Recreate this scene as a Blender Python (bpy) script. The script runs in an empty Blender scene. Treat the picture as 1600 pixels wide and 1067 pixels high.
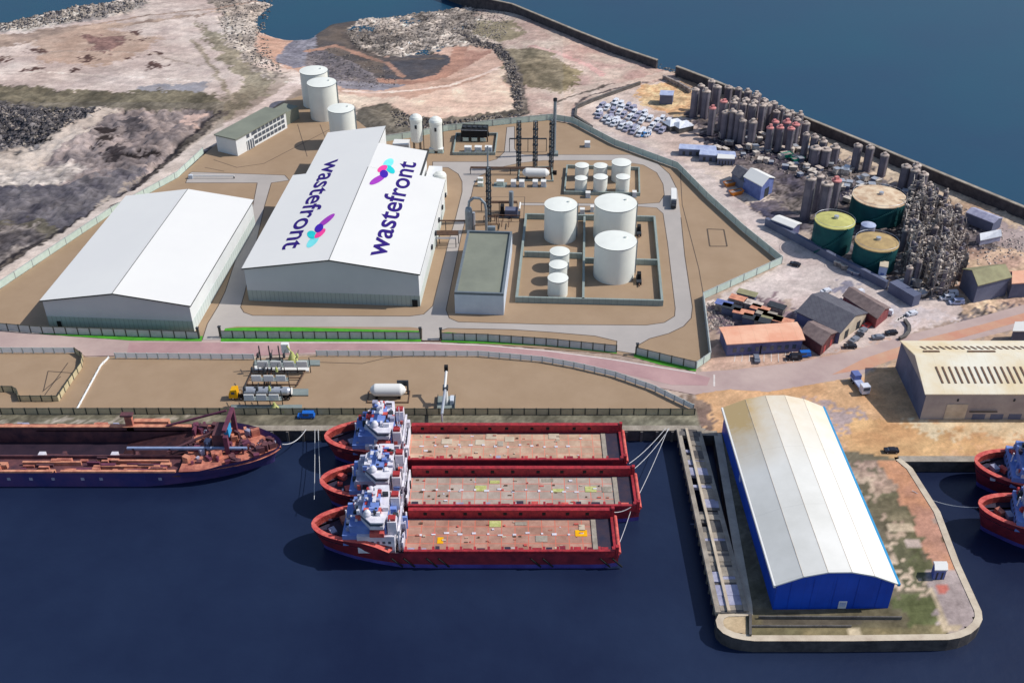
import bpy, math, random
import numpy as np
from mathutils import Vector, Matrix
random.seed(7)
R = math.radians
# ---------------- camera, world, sun ----------------
F = 1650.0; TH = R(34.0); H = 190.0
CT, ST = math.cos(TH), math.sin(TH)
sc = bpy.context.scene
cam = bpy.data.objects.new('camera', bpy.data.cameras.new('camera'))
sc.collection.objects.link(cam)
cam.location = (0, 0, H); cam.rotation_euler = (math.pi/2 - TH, 0, 0)
cam.data.sensor_width = 36; cam.data.lens = 36*F/1600
cam.data.clip_start = 1; cam.data.clip_end = 12000
sc.camera = cam
SUN_EL, SUN_AZ = R(46), R(6)          # azimuth measured from +x towards +y
w = bpy.data.worlds.new('World'); sc.world = w; w.use_nodes = True
nt = w.node_tree
bg = nt.nodes['Background']; sky = nt.nodes.new('ShaderNodeTexSky')
sky.sky_type = 'NISHITA'; sky.sun_disc = False; sky.sun_elevation = SUN_EL
sky.sun_rotation = math.pi/2 - SUN_AZ
sky.dust_density = 1.0
nt.links.new(sky.outputs[0], bg.inputs[0]); bg.inputs[1].default_value = 0.115
sd = bpy.data.lights.new('sun', 'SUN'); sd.energy = 3.6; sd.angle = R(0.6); sd.color = (1.0, .955, .885)
so = bpy.data.objects.new('sun', sd); sc.collection.objects.link(so)
sdir = Vector((math.cos(SUN_EL)*math.cos(SUN_AZ), math.cos(SUN_EL)*math.sin(SUN_AZ), math.sin(SUN_EL)))
so.rotation_euler = sdir.to_track_quat('Z', 'Y').to_euler(); so.location = (200, 300, 300)
sc.view_settings.view_transform = 'Standard'; sc.view_settings.look = 'None'
sc.view_settings.exposure = 0.0; sc.view_settings.gamma = 1.0
sc.cycles.max_bounces = 5; sc.cycles.diffuse_bounces = 2

# ---------------- survey of the photograph: ground position of a pixel at height z ----------------
def at(px, py, z=0.0):
    a = (px-800)/F; k = (533.5-py)/F
    dy = CT + k*ST; dz = -ST + k*CT
    t = (z-H)/dz
    return Vector((a*t, dy*t, z))
def hfor(p, py):                       # height above point p that reaches picture row py
    k = (533.5-py)/F
    return H + p[1]*(k*CT-ST)/(CT+k*ST)
def proj(x, y, z):
    d = y*CT-(z-H)*ST; u = y*ST+(z-H)*CT
    return 800+F*x/d, 533.5-F*u/d
def ppm(p, z=0): return F/(p[1]*CT-(z-H)*ST)
A2 = lambda L, z=0: [tuple(at(x, y, z)[:2]) for x, y in L]
WZ = -3.6                              # water level

# ---------------- materials ----------------
def lin(c):
    return tuple(((v/255)/12.92 if v/255 <= .04045 else ((v/255+.055)/1.055)**2.4) for v in c)+(1,)
MATS = {}
def pm(name, c, c2=None, scale=.3, rough=.75, metal=0, bump=0, bscale=2, spec=.3, thr=None, detail=4, stripe=None, coord='Object'):
    if name in MATS: return MATS[name]
    m = bpy.data.materials.new(name); m.use_nodes = True; t = m.node_tree; N = t.nodes; Lk = t.links
    b = N['Principled BSDF']; b.inputs['Roughness'].default_value = rough; b.inputs['Metallic'].default_value = metal
    b.inputs['Specular IOR Level'].default_value = spec
    tc = N.new('ShaderNodeTexCoord')
    if c2 is None: c2 = tuple(v*.93 for v in c)
    n = N.new('ShaderNodeTexNoise'); n.inputs['Scale'].default_value = scale; n.inputs['Detail'].default_value = detail
    n.inputs['Roughness'].default_value = .65
    Lk.new(tc.outputs[coord], n.inputs['Vector'])
    r = N.new('ShaderNodeValToRGB'); e = r.color_ramp.elements
    lo, hi = thr or (.35, .65)
    e[0].position = lo; e[1].position = hi; e[0].color = lin(c); e[1].color = lin(c2)
    Lk.new(n.outputs['Fac'], r.inputs[0]); out = r.outputs[0]
    if stripe:                          # (axis, spacing m, darkness)
        sx = N.new('ShaderNodeSeparateXYZ'); Lk.new(tc.outputs[coord], sx.inputs[0])
        mm = N.new('ShaderNodeMath'); mm.operation = 'MULTIPLY'; mm.inputs[1].default_value = 1/stripe[1]
        Lk.new(sx.outputs[stripe[0]], mm.inputs[0])
        fr = N.new('ShaderNodeMath'); fr.operation = 'FRACT'; Lk.new(mm.outputs[0], fr.inputs[0])
        lt = N.new('ShaderNodeMath'); lt.operation = 'LESS_THAN'; lt.inputs[1].default_value = stripe[3] if len(stripe) > 3 else .2
        Lk.new(fr.outputs[0], lt.inputs[0])
        ml = N.new('ShaderNodeMath'); ml.operation = 'MULTIPLY'; ml.inputs[1].default_value = stripe[2]; Lk.new(lt.outputs[0], ml.inputs[0])
        mx = N.new('ShaderNodeMix'); mx.data_type = 'RGBA'; Lk.new(ml.outputs[0], mx.inputs[0])
        Lk.new(out, mx.inputs[6]); mx.inputs[7].default_value = lin(tuple(v*.45 for v in c)); out = mx.outputs[2]
    Lk.new(out, b.inputs['Base Color'])
    if bump:
        n2 = N.new('ShaderNodeTexNoise'); n2.inputs['Scale'].default_value = bscale; n2.inputs['Detail'].default_value = 3
        Lk.new(tc.outputs[coord], n2.inputs['Vector'])
        bp = N.new('ShaderNodeBump'); bp.inputs['Strength'].default_value = bump; bp.inputs['Distance'].default_value = .3
        Lk.new(n2.outputs['Fac'], bp.inputs['Height']); Lk.new(bp.outputs[0], b.inputs['Normal'])
    MATS[name] = m; return m
M = lambda n: MATS[n]
pm('site_earth', (168,143,117), (160,135,109), .08)
pm('kerb_line', (96,84,74), None, 1)
pm('site_asphalt', (182,174,168), (172,165,160), .06)
pm('lawn', (84,168,48), (70,146,40), .3, bump=.3)
pm('public_road', (196,174,166), (174,150,146), .05, detail=7)
pm('road_pink', (192,156,154), (168,132,134), .06, detail=7)
pm('road_mark', (226,218,212), (205,195,190), .5)
pm('road_red', (200,140,118), (205,168,140), .08, detail=8)
pm('white_roof', (232,231,227), (228,227,224), .03, rough=.6)
pm('white_wall', (232,234,234), (222,224,224), .1, rough=.6)
pm('shade_grey_wall', (196,199,203), (188,191,196), .05, rough=.6)  # white gables' shade put into the colour; sunlit sides use white_wall
pm('shade_grey_plinth', (168,178,174), (158,168,164), .1, rough=.6, stripe=(0, 1.5, .35, .14))  # front plinth toned down as shade, darker copy of side_plinth
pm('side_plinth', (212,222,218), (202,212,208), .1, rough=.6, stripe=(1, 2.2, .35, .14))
pm('seam', (120,120,120)); pm('trim_dark', (74,76,78))
pm('logo_navy', (44,16,120)); pm('logo_cyan', (30,210,214)); pm('logo_pale', (130,236,240))
pm('logo_pink', (252,70,160)); pm('logo_purple', (168,60,190)); pm('logo_indigo', (66,24,176))
pm('tank_white', (238,240,232), (230,232,224), .1, rough=.5)
pm('flat_roof', (136,140,126), (124,128,116), .1)
pm('roof_edge', (112,122,130), None, 1)
pm('pale_blue_wall', (204,212,222), (192,200,212), .2)
pm('glass', (70,80,92), (90,100,112), .8, rough=.15, spec=.6)
pm('bund', (150,162,158), (138,150,146), .4, stripe=(0, 2.0, .2, .12))
pm('pipe_grey', (150,160,168), (132,142,150), .6, rough=.45, metal=.3)
pm('steel_dark', (62,66,72), (48,52,58), .8, rough=.6)
pm('steel_brown', (112,86,70), (90,70,60), .8)
pm('black', (22,23,26), (32,33,36), .8)
pm('silver', (200,204,212), (180,184,192), .6, rough=.35, metal=.4)
pm('yellow', (250,190,10), (240,170,8), .8, rough=.4)
pm('tyre', (26,26,28)); pm('fence_green', (206,222,212), (190,208,198), .5)
pm('fence_dark', (186,192,190), (172,178,176), .5); pm('fence_white', (246,249,250), (238,242,243), .5)
pm('fence_olive', (206,192,156), (186,174,140), .5); pm('post_dark', (76,78,70))
pm('slab_grey', (138,148,146), (126,136,134), .5)
pm('lime', (206,204,140), (160,168,90), 1)
pm('concrete', (176,166,152), (140,130,118), .25, bump=.4, detail=7)
pm('concrete_dark', (112,108,104), (82,78,78), .3, bump=.4, detail=7)
pm('concrete_pale', (214,200,178), (186,170,150), .3, detail=7)
pm('quay_face', (92,88,88), (58,56,60), .3, detail=7)
pm('rock', (170,158,146), (126,116,108), .5, detail=6)
pm('rock_dark', (84,80,84), (56,54,60), .4, detail=6)
pm('blue_wall', (20,84,208), (14,70,184), .08, rough=.5, stripe=(0, 3.2, .12, .05), detail=7)
pm('blue_wall_side', (20,80,200), (12,62,164), .08, rough=.5, stripe=(1, 3.2, .12, .05), detail=7)
pm('blue_trim', (60,160,214))
pm('arch_roof', (243,241,234), (228,226,218), .07, rough=.6, stripe=(1, 22, .10, .010), detail=8)
pm('arch_roof_stained', (226,222,214), (206,186,142), .09, rough=.6, detail=8)
pm('cream_roof', (238,232,214), (228,208,170), .07, stripe=(0, 5, .10, .03), detail=8)
pm('beige_wall', (184,174,168), (158,148,146), .12, detail=7)
pm('slate_wall', (110,116,140), (88,94,118), .12, detail=7)
pm('rust_skylight', (130,100,80), (100,76,62), 1)
pm('slate_roof', (104,104,112), (90,88,98), .5, bump=.2, stripe=(0, 1.2, .15, .2), detail=7)
pm('brown_roof', (142,124,120), (116,100,98), .5, detail=7)
pm('brick_dark', (104,62,62), (84,50,54), .6); pm('brick_red', (150,84,86), (124,66,70), .6)
pm('orange_roof', (244,194,164), (232,166,136), .12, stripe=(0, 4.4, .12, .04), detail=8)
pm('blue_grey_wall', (118,122,160), (84,88,128), .2)
pm('moss_roof', (158,154,118), (130,124,96), .2, detail=7)
pm('green_tank', (24,92,92), (16,66,74), .15, detail=7)
pm('top_cream', (228,206,176), (196,164,134), .25, thr=(.42,.6), detail=8)
pm('top_yellow', (206,202,124), (178,174,106), .3, detail=7); pm('top_tan', (196,168,116), (160,136,98), .25, detail=8)
pm('silo_grey', (132,124,132), (88,84,100), .12, stripe=(0, 2.1, .3, .2), detail=7)
pm('silo_cap', (212,196,184), (150,136,130), .5, thr=(.4,.6)); pm('silo_cap_red', (222,150,146), (196,126,124), .6)
pm('scaffold', (168,156,148), (112,104,106), .6, thr=(.42,.58), detail=6)
pm('scaffold_pale', (220,208,196), (164,152,142), .7, thr=(.42,.58), detail=6)
pm('van_white', (232,234,240), (200,206,220), .7, rough=.4); pm('van_blue', (70,140,206), None, .7)
pm('car_grey', (130,136,150), None, 1, rough=.35); pm('car_red', (176,60,62), None, 1, rough=.35); pm('car_dark', (40,42,52), None, 1, rough=.35)
pm('car_blue', (40,110,200), None, 1, rough=.35)
pm('roof_blue_white', (190,200,226), (150,162,200), .4, detail=6); pm('wall_blue', (112,126,182), (88,102,156), .3)
pm('teal', (52,190,150)); pm('orange', (226,140,60), (206,116,44), .6)
pm('hull_red', (150,50,62), (106,38,52), .35, rough=.5, detail=7); pm('hull_blue', (84,78,160), (66,56,130), .2, detail=7)
pm('rail_red', (184,54,62), (134,42,52), .8, rough=.5); pm('rim_pink', (222,112,100), (190,74,72), .8)
pm('deck_dark', (44,44,66), (64,52,66), .5); pm('blue_super', (124,150,214), (104,128,192), .3)
pm('super_white', (232,230,236), (204,200,212), .5); pm('super_grey', (176,176,196), (140,140,166), .5)
pm('black_hull', (52,54,112), (92,66,116), .12, rough=.6, detail=8)
pm('rust', (216,140,116), (150,88,78), .35, detail=8, thr=(.4,.6)); pm('rust_pale', (226,160,128), (176,110,92), .5, detail=7)
pm('rust_dark', (116,74,76), (72,50,62), .3, detail=7); pm('hold', (40,30,46), (58,42,56), .2, detail=7)
pm('boom_blue', (140,156,190), (120,136,170), .6); pm('rope', (214,214,216)); pm('rust_purple', (120,66,86), (92,50,70), .4)
def deckmat(name, c, c2, line):
    m = pm(name, c, c2, .35, detail=8); t = m.node_tree; N = t.nodes; b = N['Principled BSDF']
    src = b.inputs['Base Color'].links[0].from_socket
    tc = N.new('ShaderNodeTexCoord'); br = N.new('ShaderNodeTexBrick'); br.offset = 0; br.inputs['Scale'].default_value = 1
    br.inputs['Brick Width'].default_value = 3.4; br.inputs['Row Height'].default_value = 3.0
    br.inputs['Mortar Size'].default_value = .13; br.inputs['Mortar Smooth'].default_value = .2
    t.links.new(tc.outputs['Object'], br.inputs['Vector'])
    br.inputs['Color1'].default_value = lin((255,255,255)); br.inputs['Color2'].default_value = lin((226,222,220)); br.inputs['Mortar'].default_value = (1,1,1,1)
    mx = N.new('ShaderNodeMix'); mx.data_type = 'RGBA'; mx.blend_type = 'MULTIPLY'; mx.inputs[0].default_value = 1
    t.links.new(src, mx.inputs[6]); t.links.new(br.outputs['Color'], mx.inputs[7])
    m2 = N.new('ShaderNodeMix'); m2.data_type = 'RGBA'; t.links.new(br.outputs['Fac'], m2.inputs[0])
    t.links.new(mx.outputs[2], m2.inputs[6]); m2.inputs[7].default_value = lin(line)
    t.links.new(m2.outputs[2], b.inputs['Base Color'])
deckmat('deck_tan', (214,186,160), (186,152,130), (214,140,118))
deckmat('deck_grey', (196,182,170), (172,154,142), (208,128,112))
deckmat('deck_brown', (198,156,138), (168,126,110), (206,116,96))
def watermat(name, c, c2, scale, sp, bs=.3):
    m = pm(name, c, c2, scale, rough=.34, spec=sp, detail=5); t = m.node_tree; N = t.nodes; b = N['Principled BSDF']
    tc = N.new('ShaderNodeTexCoord'); n1 = N.new('ShaderNodeTexNoise'); n1.inputs['Scale'].default_value = .35; n1.inputs['Detail'].default_value = 6
    t.links.new(tc.outputs['Object'], n1.inputs['Vector'])
    bp = N.new('ShaderNodeBump'); bp.inputs['Strength'].default_value = bs; bp.inputs['Distance'].default_value = .5
    t.links.new(n1.outputs['Fac'], bp.inputs['Height']); t.links.new(bp.outputs[0], b.inputs['Normal'])
watermat('dock_water', (22,32,60), (33,46,74), .012, .3, .15)
watermat('sea', (26,76,98), (33,66,94), .004, .2, .05)

# ---------------- mesh builder ----------------
def wmat(o):
    m = Matrix.Identity(4)
    while o is not None:
        m = Matrix.Translation(o.location) @ o.rotation_euler.to_matrix().to_4x4() @ m; o = o.parent
    return m
class MB:
    def __init__(s): s.v = []; s.f = []; s.mi = []; s.sm = []
    def add(s, vs, fs, mi=0, sm=False):
        o = len(s.v); s.v += [tuple(v) for v in vs]
        for f in fs: s.f.append([i+o for i in f]); s.mi.append(mi); s.sm.append(sm)
        return s
    def box(s, x0, y0, z0, x1, y1, z1, mi=0):
        return s.add([(x0,y0,z0),(x1,y0,z0),(x1,y1,z0),(x0,y1,z0),(x0,y0,z1),(x1,y0,z1),(x1,y1,z1),(x0,y1,z1)],
              [(3,2,1,0),(4,5,6,7),(0,1,5,4),(1,2,6,5),(2,3,7,6),(3,0,4,7)], mi)
    def ob(s, c, d, rz=0, mi=0):        # box centred at c[:2], base c[2], size d, turned rz
        cs, sn = math.cos(rz), math.sin(rz); P = []
        for z in (c[2], c[2]+d[2]):
            for a, b in ((-1,-1),(1,-1),(1,1),(-1,1)):
                x, y = a*d[0]/2, b*d[1]/2; P.append((c[0]+x*cs-y*sn, c[1]+x*sn+y*cs, z))
        return s.add(P, [(3,2,1,0),(4,5,6,7),(0,1,5,4),(1,2,6,5),(2,3,7,6),(3,0,4,7)], mi)
    def prism(s, poly, z0, z1, mi=0, ms=None):
        a = sum(poly[i][0]*poly[(i+1) % len(poly)][1]-poly[(i+1) % len(poly)][0]*poly[i][1] for i in range(len(poly)))
        if a < 0: poly = poly[::-1]
        n = len(poly)
        s.add([(p[0],p[1],z1) for p in poly], [list(range(n))], mi)
        s.add([(p[0],p[1],z0) for p in poly], [list(range(n))[::-1]], mi)
        s.add([(p[0],p[1],z0) for p in poly]+[(p[0],p[1],z1) for p in poly], [(i,(i+1)%n,(i+1)%n+n,i+n) for i in range(n)], mi if ms is None else ms)
        return s
    def lathe(s, x, y, prof, n=24, mi=0, cap=True, mtop=None):   # prof: [(r,z)...] bottom to top
        for (r0,z0),(r1,z1) in zip(prof, prof[1:]):
            vs = [(x+r*math.cos(6.28318*i/n), y+r*math.sin(6.28318*i/n), z) for r, z in ((r0,z0),(r1,z1)) for i in range(n)]
            s.add(vs, [(i,(i+1)%n,(i+1)%n+n,i+n) for i in range(n)], mi, True)
        if cap:
            r, z = prof[-1]
            s.add([(x+r*math.cos(6.28318*i/n), y+r*math.sin(6.28318*i/n), z) for i in range(n)], [list(range(n))], mi if mtop is None else mtop)
        return s
    def tube(s, p, q, r, n=6, mi=0, r2=None):
        p, q = Vector(p), Vector(q); d = (q-p)
        if d.length < 1e-6: return s
        d.normalize(); a = d.cross(Vector((0,0,1)) if abs(d.z) < .9 else Vector((1,0,0))).normalized(); b = d.cross(a)
        vs = [tuple(c+(a*math.cos(6.28318*i/n)+b*math.sin(6.28318*i/n))*rr) for c, rr in ((p,r),(q,r2 or r)) for i in range(n)]
        s.add(vs, [(i,(i+1)%n,(i+1)%n+n,i+n)[::-1] for i in range(n)], mi, n > 5)
        s.add(vs[:n], [list(range(n))], mi); s.add(vs[n:], [list(range(n))[::-1]], mi); return s
    def beam(s, p, q, wd, hg, mi=0):    # horizontal-ish bar: width wd, height hg upward from the line
        p, q = Vector(p), Vector(q); d = (q-p); d.z = 0; d.normalize(); n = Vector((-d.y, d.x, 0))*wd/2; u = Vector((0,0,hg))
        return s.add([p-n,q-n,q+n,p+n,p-n+u,q-n+u,q+n+u,p+n+u], [(3,2,1,0),(4,5,6,7),(0,1,5,4),(1,2,6,5),(2,3,7,6),(3,0,4,7)], mi)
    def build(s, name, mats, parent=None, world=False, loc=None):
        me = bpy.data.meshes.new(name); mats = [mats] if isinstance(mats, str) else mats
        V = s.v; L = Vector((0,0,0))
        if parent is not None and world:
            iv = wmat(parent).inverted(); V = [tuple(iv @ Vector(v)) for v in V]
        elif parent is None:
            if loc is None:
                xs, ys, zs = zip(*V); L = Vector(((min(xs)+max(xs))/2, (min(ys)+max(ys))/2, min(zs)))
            else: L = Vector(loc)
            V = [(v[0]-L.x, v[1]-L.y, v[2]-L.z) for v in V]
        me.from_pydata(V, [], s.f)
        for m in mats: me.materials.append(MATS[m])
        me.polygons.foreach_set('material_index', s.mi); me.polygons.foreach_set('use_smooth', s.sm); me.update()
        o = bpy.data.objects.new(name, me); sc.collection.objects.link(o); o.location = L
        if parent is not None: o.parent = parent
        return o
def tag(o, label, cat=None, group=None):
    o['label'] = label
    if cat: o['category'] = cat
    if group: o['group'] = group
    return o
def struct(o, kind='structure'): o['kind'] = kind; return o
def thing(name, label, cat, loc, rz=0, group=None):
    o = bpy.data.objects.new(name, None); sc.collection.objects.link(o); o.location = (loc[0], loc[1], loc[2] if len(loc) > 2 else 0)
    o.rotation_euler = (0,0,rz); o.empty_display_size = 1
    return tag(o, label, cat, group)
KIDS = {}
def dup(root, loc, rz=None, label=None, group=None):
    def cp(o, par):
        c = o.copy(); sc.collection.objects.link(c)
        if par is not None: c.parent = par
        for k in [k for k in bpy.data.objects if k.parent == o] if o not in KIDS else KIDS[o]: cp(k, c)
        return c
    def reg(o):
        KIDS[o] = list(o.children)
        for k in KIDS[o]: reg(k)
    if root not in KIDS: reg(root)
    r = cp(root, None); r.location = (loc[0], loc[1], loc[2] if len(loc) > 2 else 0)
    if rz is not None: r.rotation_euler = (0,0,rz)
    if label: r['label'] = label
    if group: r['group'] = group
    return r
# ---------------- the land: one sheet of ground with its sand, rubble, grass and beaches ----------------
def vnoise(x, y, s, seed):
    rng = np.random.RandomState(seed); T = rng.rand(256, 256)
    u = x/s; v = y/s; i = np.floor(u).astype(int); j = np.floor(v).astype(int); fu = u-i; fv = v-j
    fu = fu*fu*(3-2*fu); fv = fv*fv*(3-2*fv)
    g = lambda a, b: T[a % 256, b % 256]
    return (g(i,j)*(1-fu)+g(i+1,j)*fu)*(1-fv)+(g(i,j+1)*(1-fu)+g(i+1,j+1)*fu)*fv
def fbm(x, y, s, seed, o=4):
    r = 0; a = .5; t = 0
    for k in range(o): r = r+a*vnoise(x, y, s/2**k, seed+k*7); t += a; a *= .6
    return r/t
def inside(X, Y, poly):
    P = np.array(poly); r = np.zeros(X.shape, bool); n = len(P)
    for i in range(n):
        x0, y0 = P[i]; x1, y1 = P[(i+1) % n]
        if y0 == y1: continue
        c = ((y0 > Y) != (y1 > Y)) & (X < (x1-x0)*(Y-y0)/(y1-y0)+x0); r ^= c
    return r
def nearline(X, Y, pts, wd):
    m = np.zeros(X.shape, bool)
    for (x0,y0),(x1,y1) in zip(pts, pts[1:]):
        dx, dy = x1-x0, y1-y0; L = dx*dx+dy*dy
        t = np.clip(((X-x0)*dx+(Y-y0)*dy)/L, 0, 1); m |= (X-x0-t*dx)**2+(Y-y0-t*dy)**2 < (wd/2)**2
    return m
MAIN = [(-260,669),(1095,669),(1097,677),(1122,677),(1168,945),(1168,957),(1128,960),(1124,970),(1128,982),(1144,991),(1175,996),
        (1480,994),(1508,988),(1526,974),(1528,956),(1494,880),(1464,800),(1421,732),(1403,717),(1800,717),(2200,717),(2200,600),(1750,398),
        (1600,331),(1350,229),(1200,167),(1100,124),(1030,107),(900,54),(800,14),(735,0),(690,-14),(560,-50),(200,-60),(-260,-60)]
SITE = [(-160,548),(-160,560),(0,452),(177,333),(278,278),(335,228),(440,160),(470,150),(560,190),(600,222),(700,205),(790,195),(862,188),(895,194),
        (960,228),(1058,264),(1105,312),(1160,362),(1221,412),(1098,468),(1110,560),(1087,577),(962,553),(690,532),(345,529),(316,529),(0,515)]
SITE = SITE[2:]+[(-104,514)]
QUAY = [(-160,551),(118,551),(133,558),(200,557),(400,560),(497,555),(750,555),(850,564),(900,573),(960,587),(1020,608),(1085,640),(-160,640)]
ROAD = [(-160,512),(0,516),(60,522),(205,532),(345,530),(660,534),(760,538),(860,547),(965,561),(1087,581),(1150,577),(1250,565),(1330,548),(1430,520),(1530,495),(1620,470),(1800,430),
        (1800,470),(1620,506),(1500,535),(1400,556),(1340,588),(1200,612),(1140,608),(1085,616),(1020,603),(960,585),(900,571),(850,562),(750,553),(497,553),(200,555),(133,556),(118,548),(-160,548)]
cell = 0.95
gx = np.arange(-430, 470, cell); gy = np.arange(158, 850, cell)
X, Y = np.meshgrid(gx, gy)
sh = X.shape
Wx = (fbm(X, Y, 14, 1, 4)-.5)*14; Wy = (fbm(X, Y, 14, 40, 4)-.5)*14
def px_of(X, Y):
    d = Y*CT+H*ST; u = Y*ST-H*CT; return 800+F*X/d, 533.5-F*u/d
jt = np.random.RandomState(8).rand(2, *sh)-.5; Wx = Wx+jt[0]*3.2+(vnoise(X, Y, 3.0, 77)-.5)*5; Wy = Wy+jt[1]*3.2+(vnoise(X, Y, 3.0, 78)-.5)*5
PX, PY = px_of(X, Y); QX, QY = px_of(X+Wx, Y+Wy); SX, SY = px_of(X+Wx*.35, Y+Wy*.35)
land = inside(PX, PY, MAIN)
col = np.empty(sh+(3,)); Zt = np.zeros(sh); amp = np.full(sh, .15); spk = np.full(sh, .10)
n1 = fbm(X, Y, 40, 11, 5); n2 = fbm(X, Y, 9, 12, 4); n3 = vnoise(X, Y, 1.7, 13); n4 = np.random.RandomState(3).rand(*sh)
def L3(c): return np.array(lin(c)[:3])
def mixc(a, b, k): return L3(a)*(1-k[..., None])+L3(b)*k[..., None]
def st(n, lo=.35, hi=.65): k = np.clip((n-lo)/(hi-lo), 0, 1); return k*k*(3-2*k)
col[:] = mixc((186,166,152), (160,140,128), st(n1))
def reg(poly, a, b, sp=.1, am=.15, k=None, mode='soft'):
    U, V = {'soft': (QX,QY), 'mid': (SX,SY), 'hard': (PX,PY)}[mode]
    m = inside(U, V, poly); kk = st(n2*.6+n1*.4 if k is None else k)
    col[m] = mixc(a, b, kk)[m]; spk[m] = sp; amp[m] = am; return m
def lreg(pts, wd, a, b, sp=.1, am=.1, U=None):
    # pts in picture rows; width in metres, tested on the ground
    W = A2(pts); m = nearline(X+Wx*.3, Y+Wy*.3, W, wd); col[m] = mixc(a, b, st(n2))[m]; spk[m] = sp; amp[m] = am; return m
def spot(x, y, rx, ry, a): reg([(x+rx*math.cos(t*.7), y+ry*math.sin(t*.7)) for t in range(9)], a, tuple(v*.8 for v in a), .12, .3)
# west plateau
reg([(-300,-60),(700,-60),(735,0),(600,20),(420,60),(430,110),(380,150),(250,150),(-300,145)], (212,192,182), (186,164,158), .06, .2)
reg([(-300,40),(0,55),(120,40),(260,28),(380,10),(420,0),(300,26),(150,48),(0,75),(-300,100)], (150,124,112), (190,160,140), .12)
reg([(60,60),(150,45),(260,60),(180,105),(60,95)], (196,168,150), (178,146,128), .08)
reg([(128,52),(165,60),(198,56),(165,88),(140,78)], (122,90,88), (150,110,104), .25, .5)
for s_ in ((247,101,18,5),(246,85,9,4),(221,62,14,3),(124,110,9,5),(138,92,10,6),(6,95,14,6),(215,52,10,3),(60,78,12,3),(200,92,8,3),(45,108,14,3)): spot(*s_, (110,78,74))
reg([(230,135),(330,128),(325,146),(230,146)], (146,146,158), (160,152,156), .1)
reg([(-300,132),(0,136),(200,144),(330,146),(362,156),(355,176),(200,170),(-300,165)], (128,118,94), (92,86,70), .25, .6)
reg([(325,-20),(430,-20),(415,40),(430,80),(455,112),(440,122),(395,110),(350,60)], (190,174,162), (136,124,116), .5, .9)
reg([(300,30),(345,55),(395,110),(440,122),(400,160),(350,195),(345,165),(385,135),(330,80)], (158,146,122), (126,114,94), .25, .5)
reg([(-20,30),(80,18),(170,5),(200,-10),(240,0),(200,22),(60,45),(-20,52)], (196,184,172), (128,122,124), .55, 1.2)
reg([(-300,55),(-20,40),(0,60),(-300,80)], (196,184,172), (128,122,124), .5, 1.2)
lreg([(-20,70),(60,52),(150,38),(230,24),(330,14),(420,-4)], 2.2, (150,124,112), (170,140,124), .2)
lreg([(-60,120),(60,112),(180,120),(300,126)], 1.6, (228,210,200), (206,186,176), .2)
lreg([(0,92),(90,80),(230,82),(310,104)], 1.4, (166,144,132), (190,168,156), .2)
lreg([(300,62),(330,104),(352,140),(372,160)], 2.4, (176,158,140), (150,134,114), .3)
lreg([(350,20),(392,86),(430,118)], 2.0, (206,190,174), (184,168,150), .3)
# rubble yards on the left
reg([(-300,162),(0,165),(165,172),(160,182),(60,225),(0,245),(-300,330)], (58,62,76), (104,104,116), .75, 2.2)
reg([(160,168),(182,178),(70,255),(0,300),(-300,420),(-300,360),(0,250),(60,224)], (206,184,170), (186,164,152), .12, 1.0)
reg([(178,172),(340,172),(345,185),(215,275),(120,305),(0,300),(60,258)], (176,146,148), (122,108,122), .25, 2.0)
reg([(190,182),(225,180),(222,205),(205,225),(195,200)], (70,66,86), (100,90,105), .3, 1.6)
reg([(135,205),(180,200),(165,212),(140,214)], (70,50,56), (52,40,48), .3, .6)
reg([(138,218),(170,216),(160,226),(138,226)], (70,50,52), (52,40,48), .3, .6)
reg([(150,232),(195,225),(210,240),(190,256),(160,246)], (46,42,60), (72,60,72), .5, 1.4)
reg([(205,242),(235,240),(228,250),(205,249)], (66,48,54), (50,40,48), .3, .6)
reg([(285,180),(335,180),(300,210)], (222,164,150), (206,150,140), .12, .6)
reg([(-300,330),(0,292),(110,285),(225,258),(215,275),(180,310),(105,358),(0,345),(-300,400)], (72,74,104), (112,110,130), .3, 1.6)
reg([(-300,300),(0,268),(70,262),(140,258),(90,285),(0,292)], (200,184,176), (150,138,146), .3, 1.0)
reg([(-300,400),(0,345),(60,350),(88,362),(50,385),(0,378)], (88,84,66), (116,108,90), .35, .8)
reg([(0,352),(60,365),(70,372),(0,420),(-300,560),(-300,420)], (176,160,156), (80,76,92), .5, 1.2)
# boundary bank, hedge and the sandy track beside the site
lreg([(-160,520),(0,420),(110,355),(180,318),(250,262),(350,176)], 5.5, (76,68,70), (104,92,84), .5, 1.2)
lreg([(-160,500),(0,412),(110,350),(180,312),(250,256),(348,172)], 1.6, (40,40,56), (60,54,66), .3, .8)
lreg([(-160,532),(0,436),(130,352),(235,288),(330,218),(400,178),(470,128),(500,118)], 9, (214,192,186), (196,174,166), .1)
lreg([(178,324),(240,296),(300,258),(330,232)], 3.5, (84,76,78), (120,106,100), .4, .6)
lreg([(-160,552),(0,447),(170,338)], 1.3, (120,112,108), (96,88,86), .3, .2)
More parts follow.
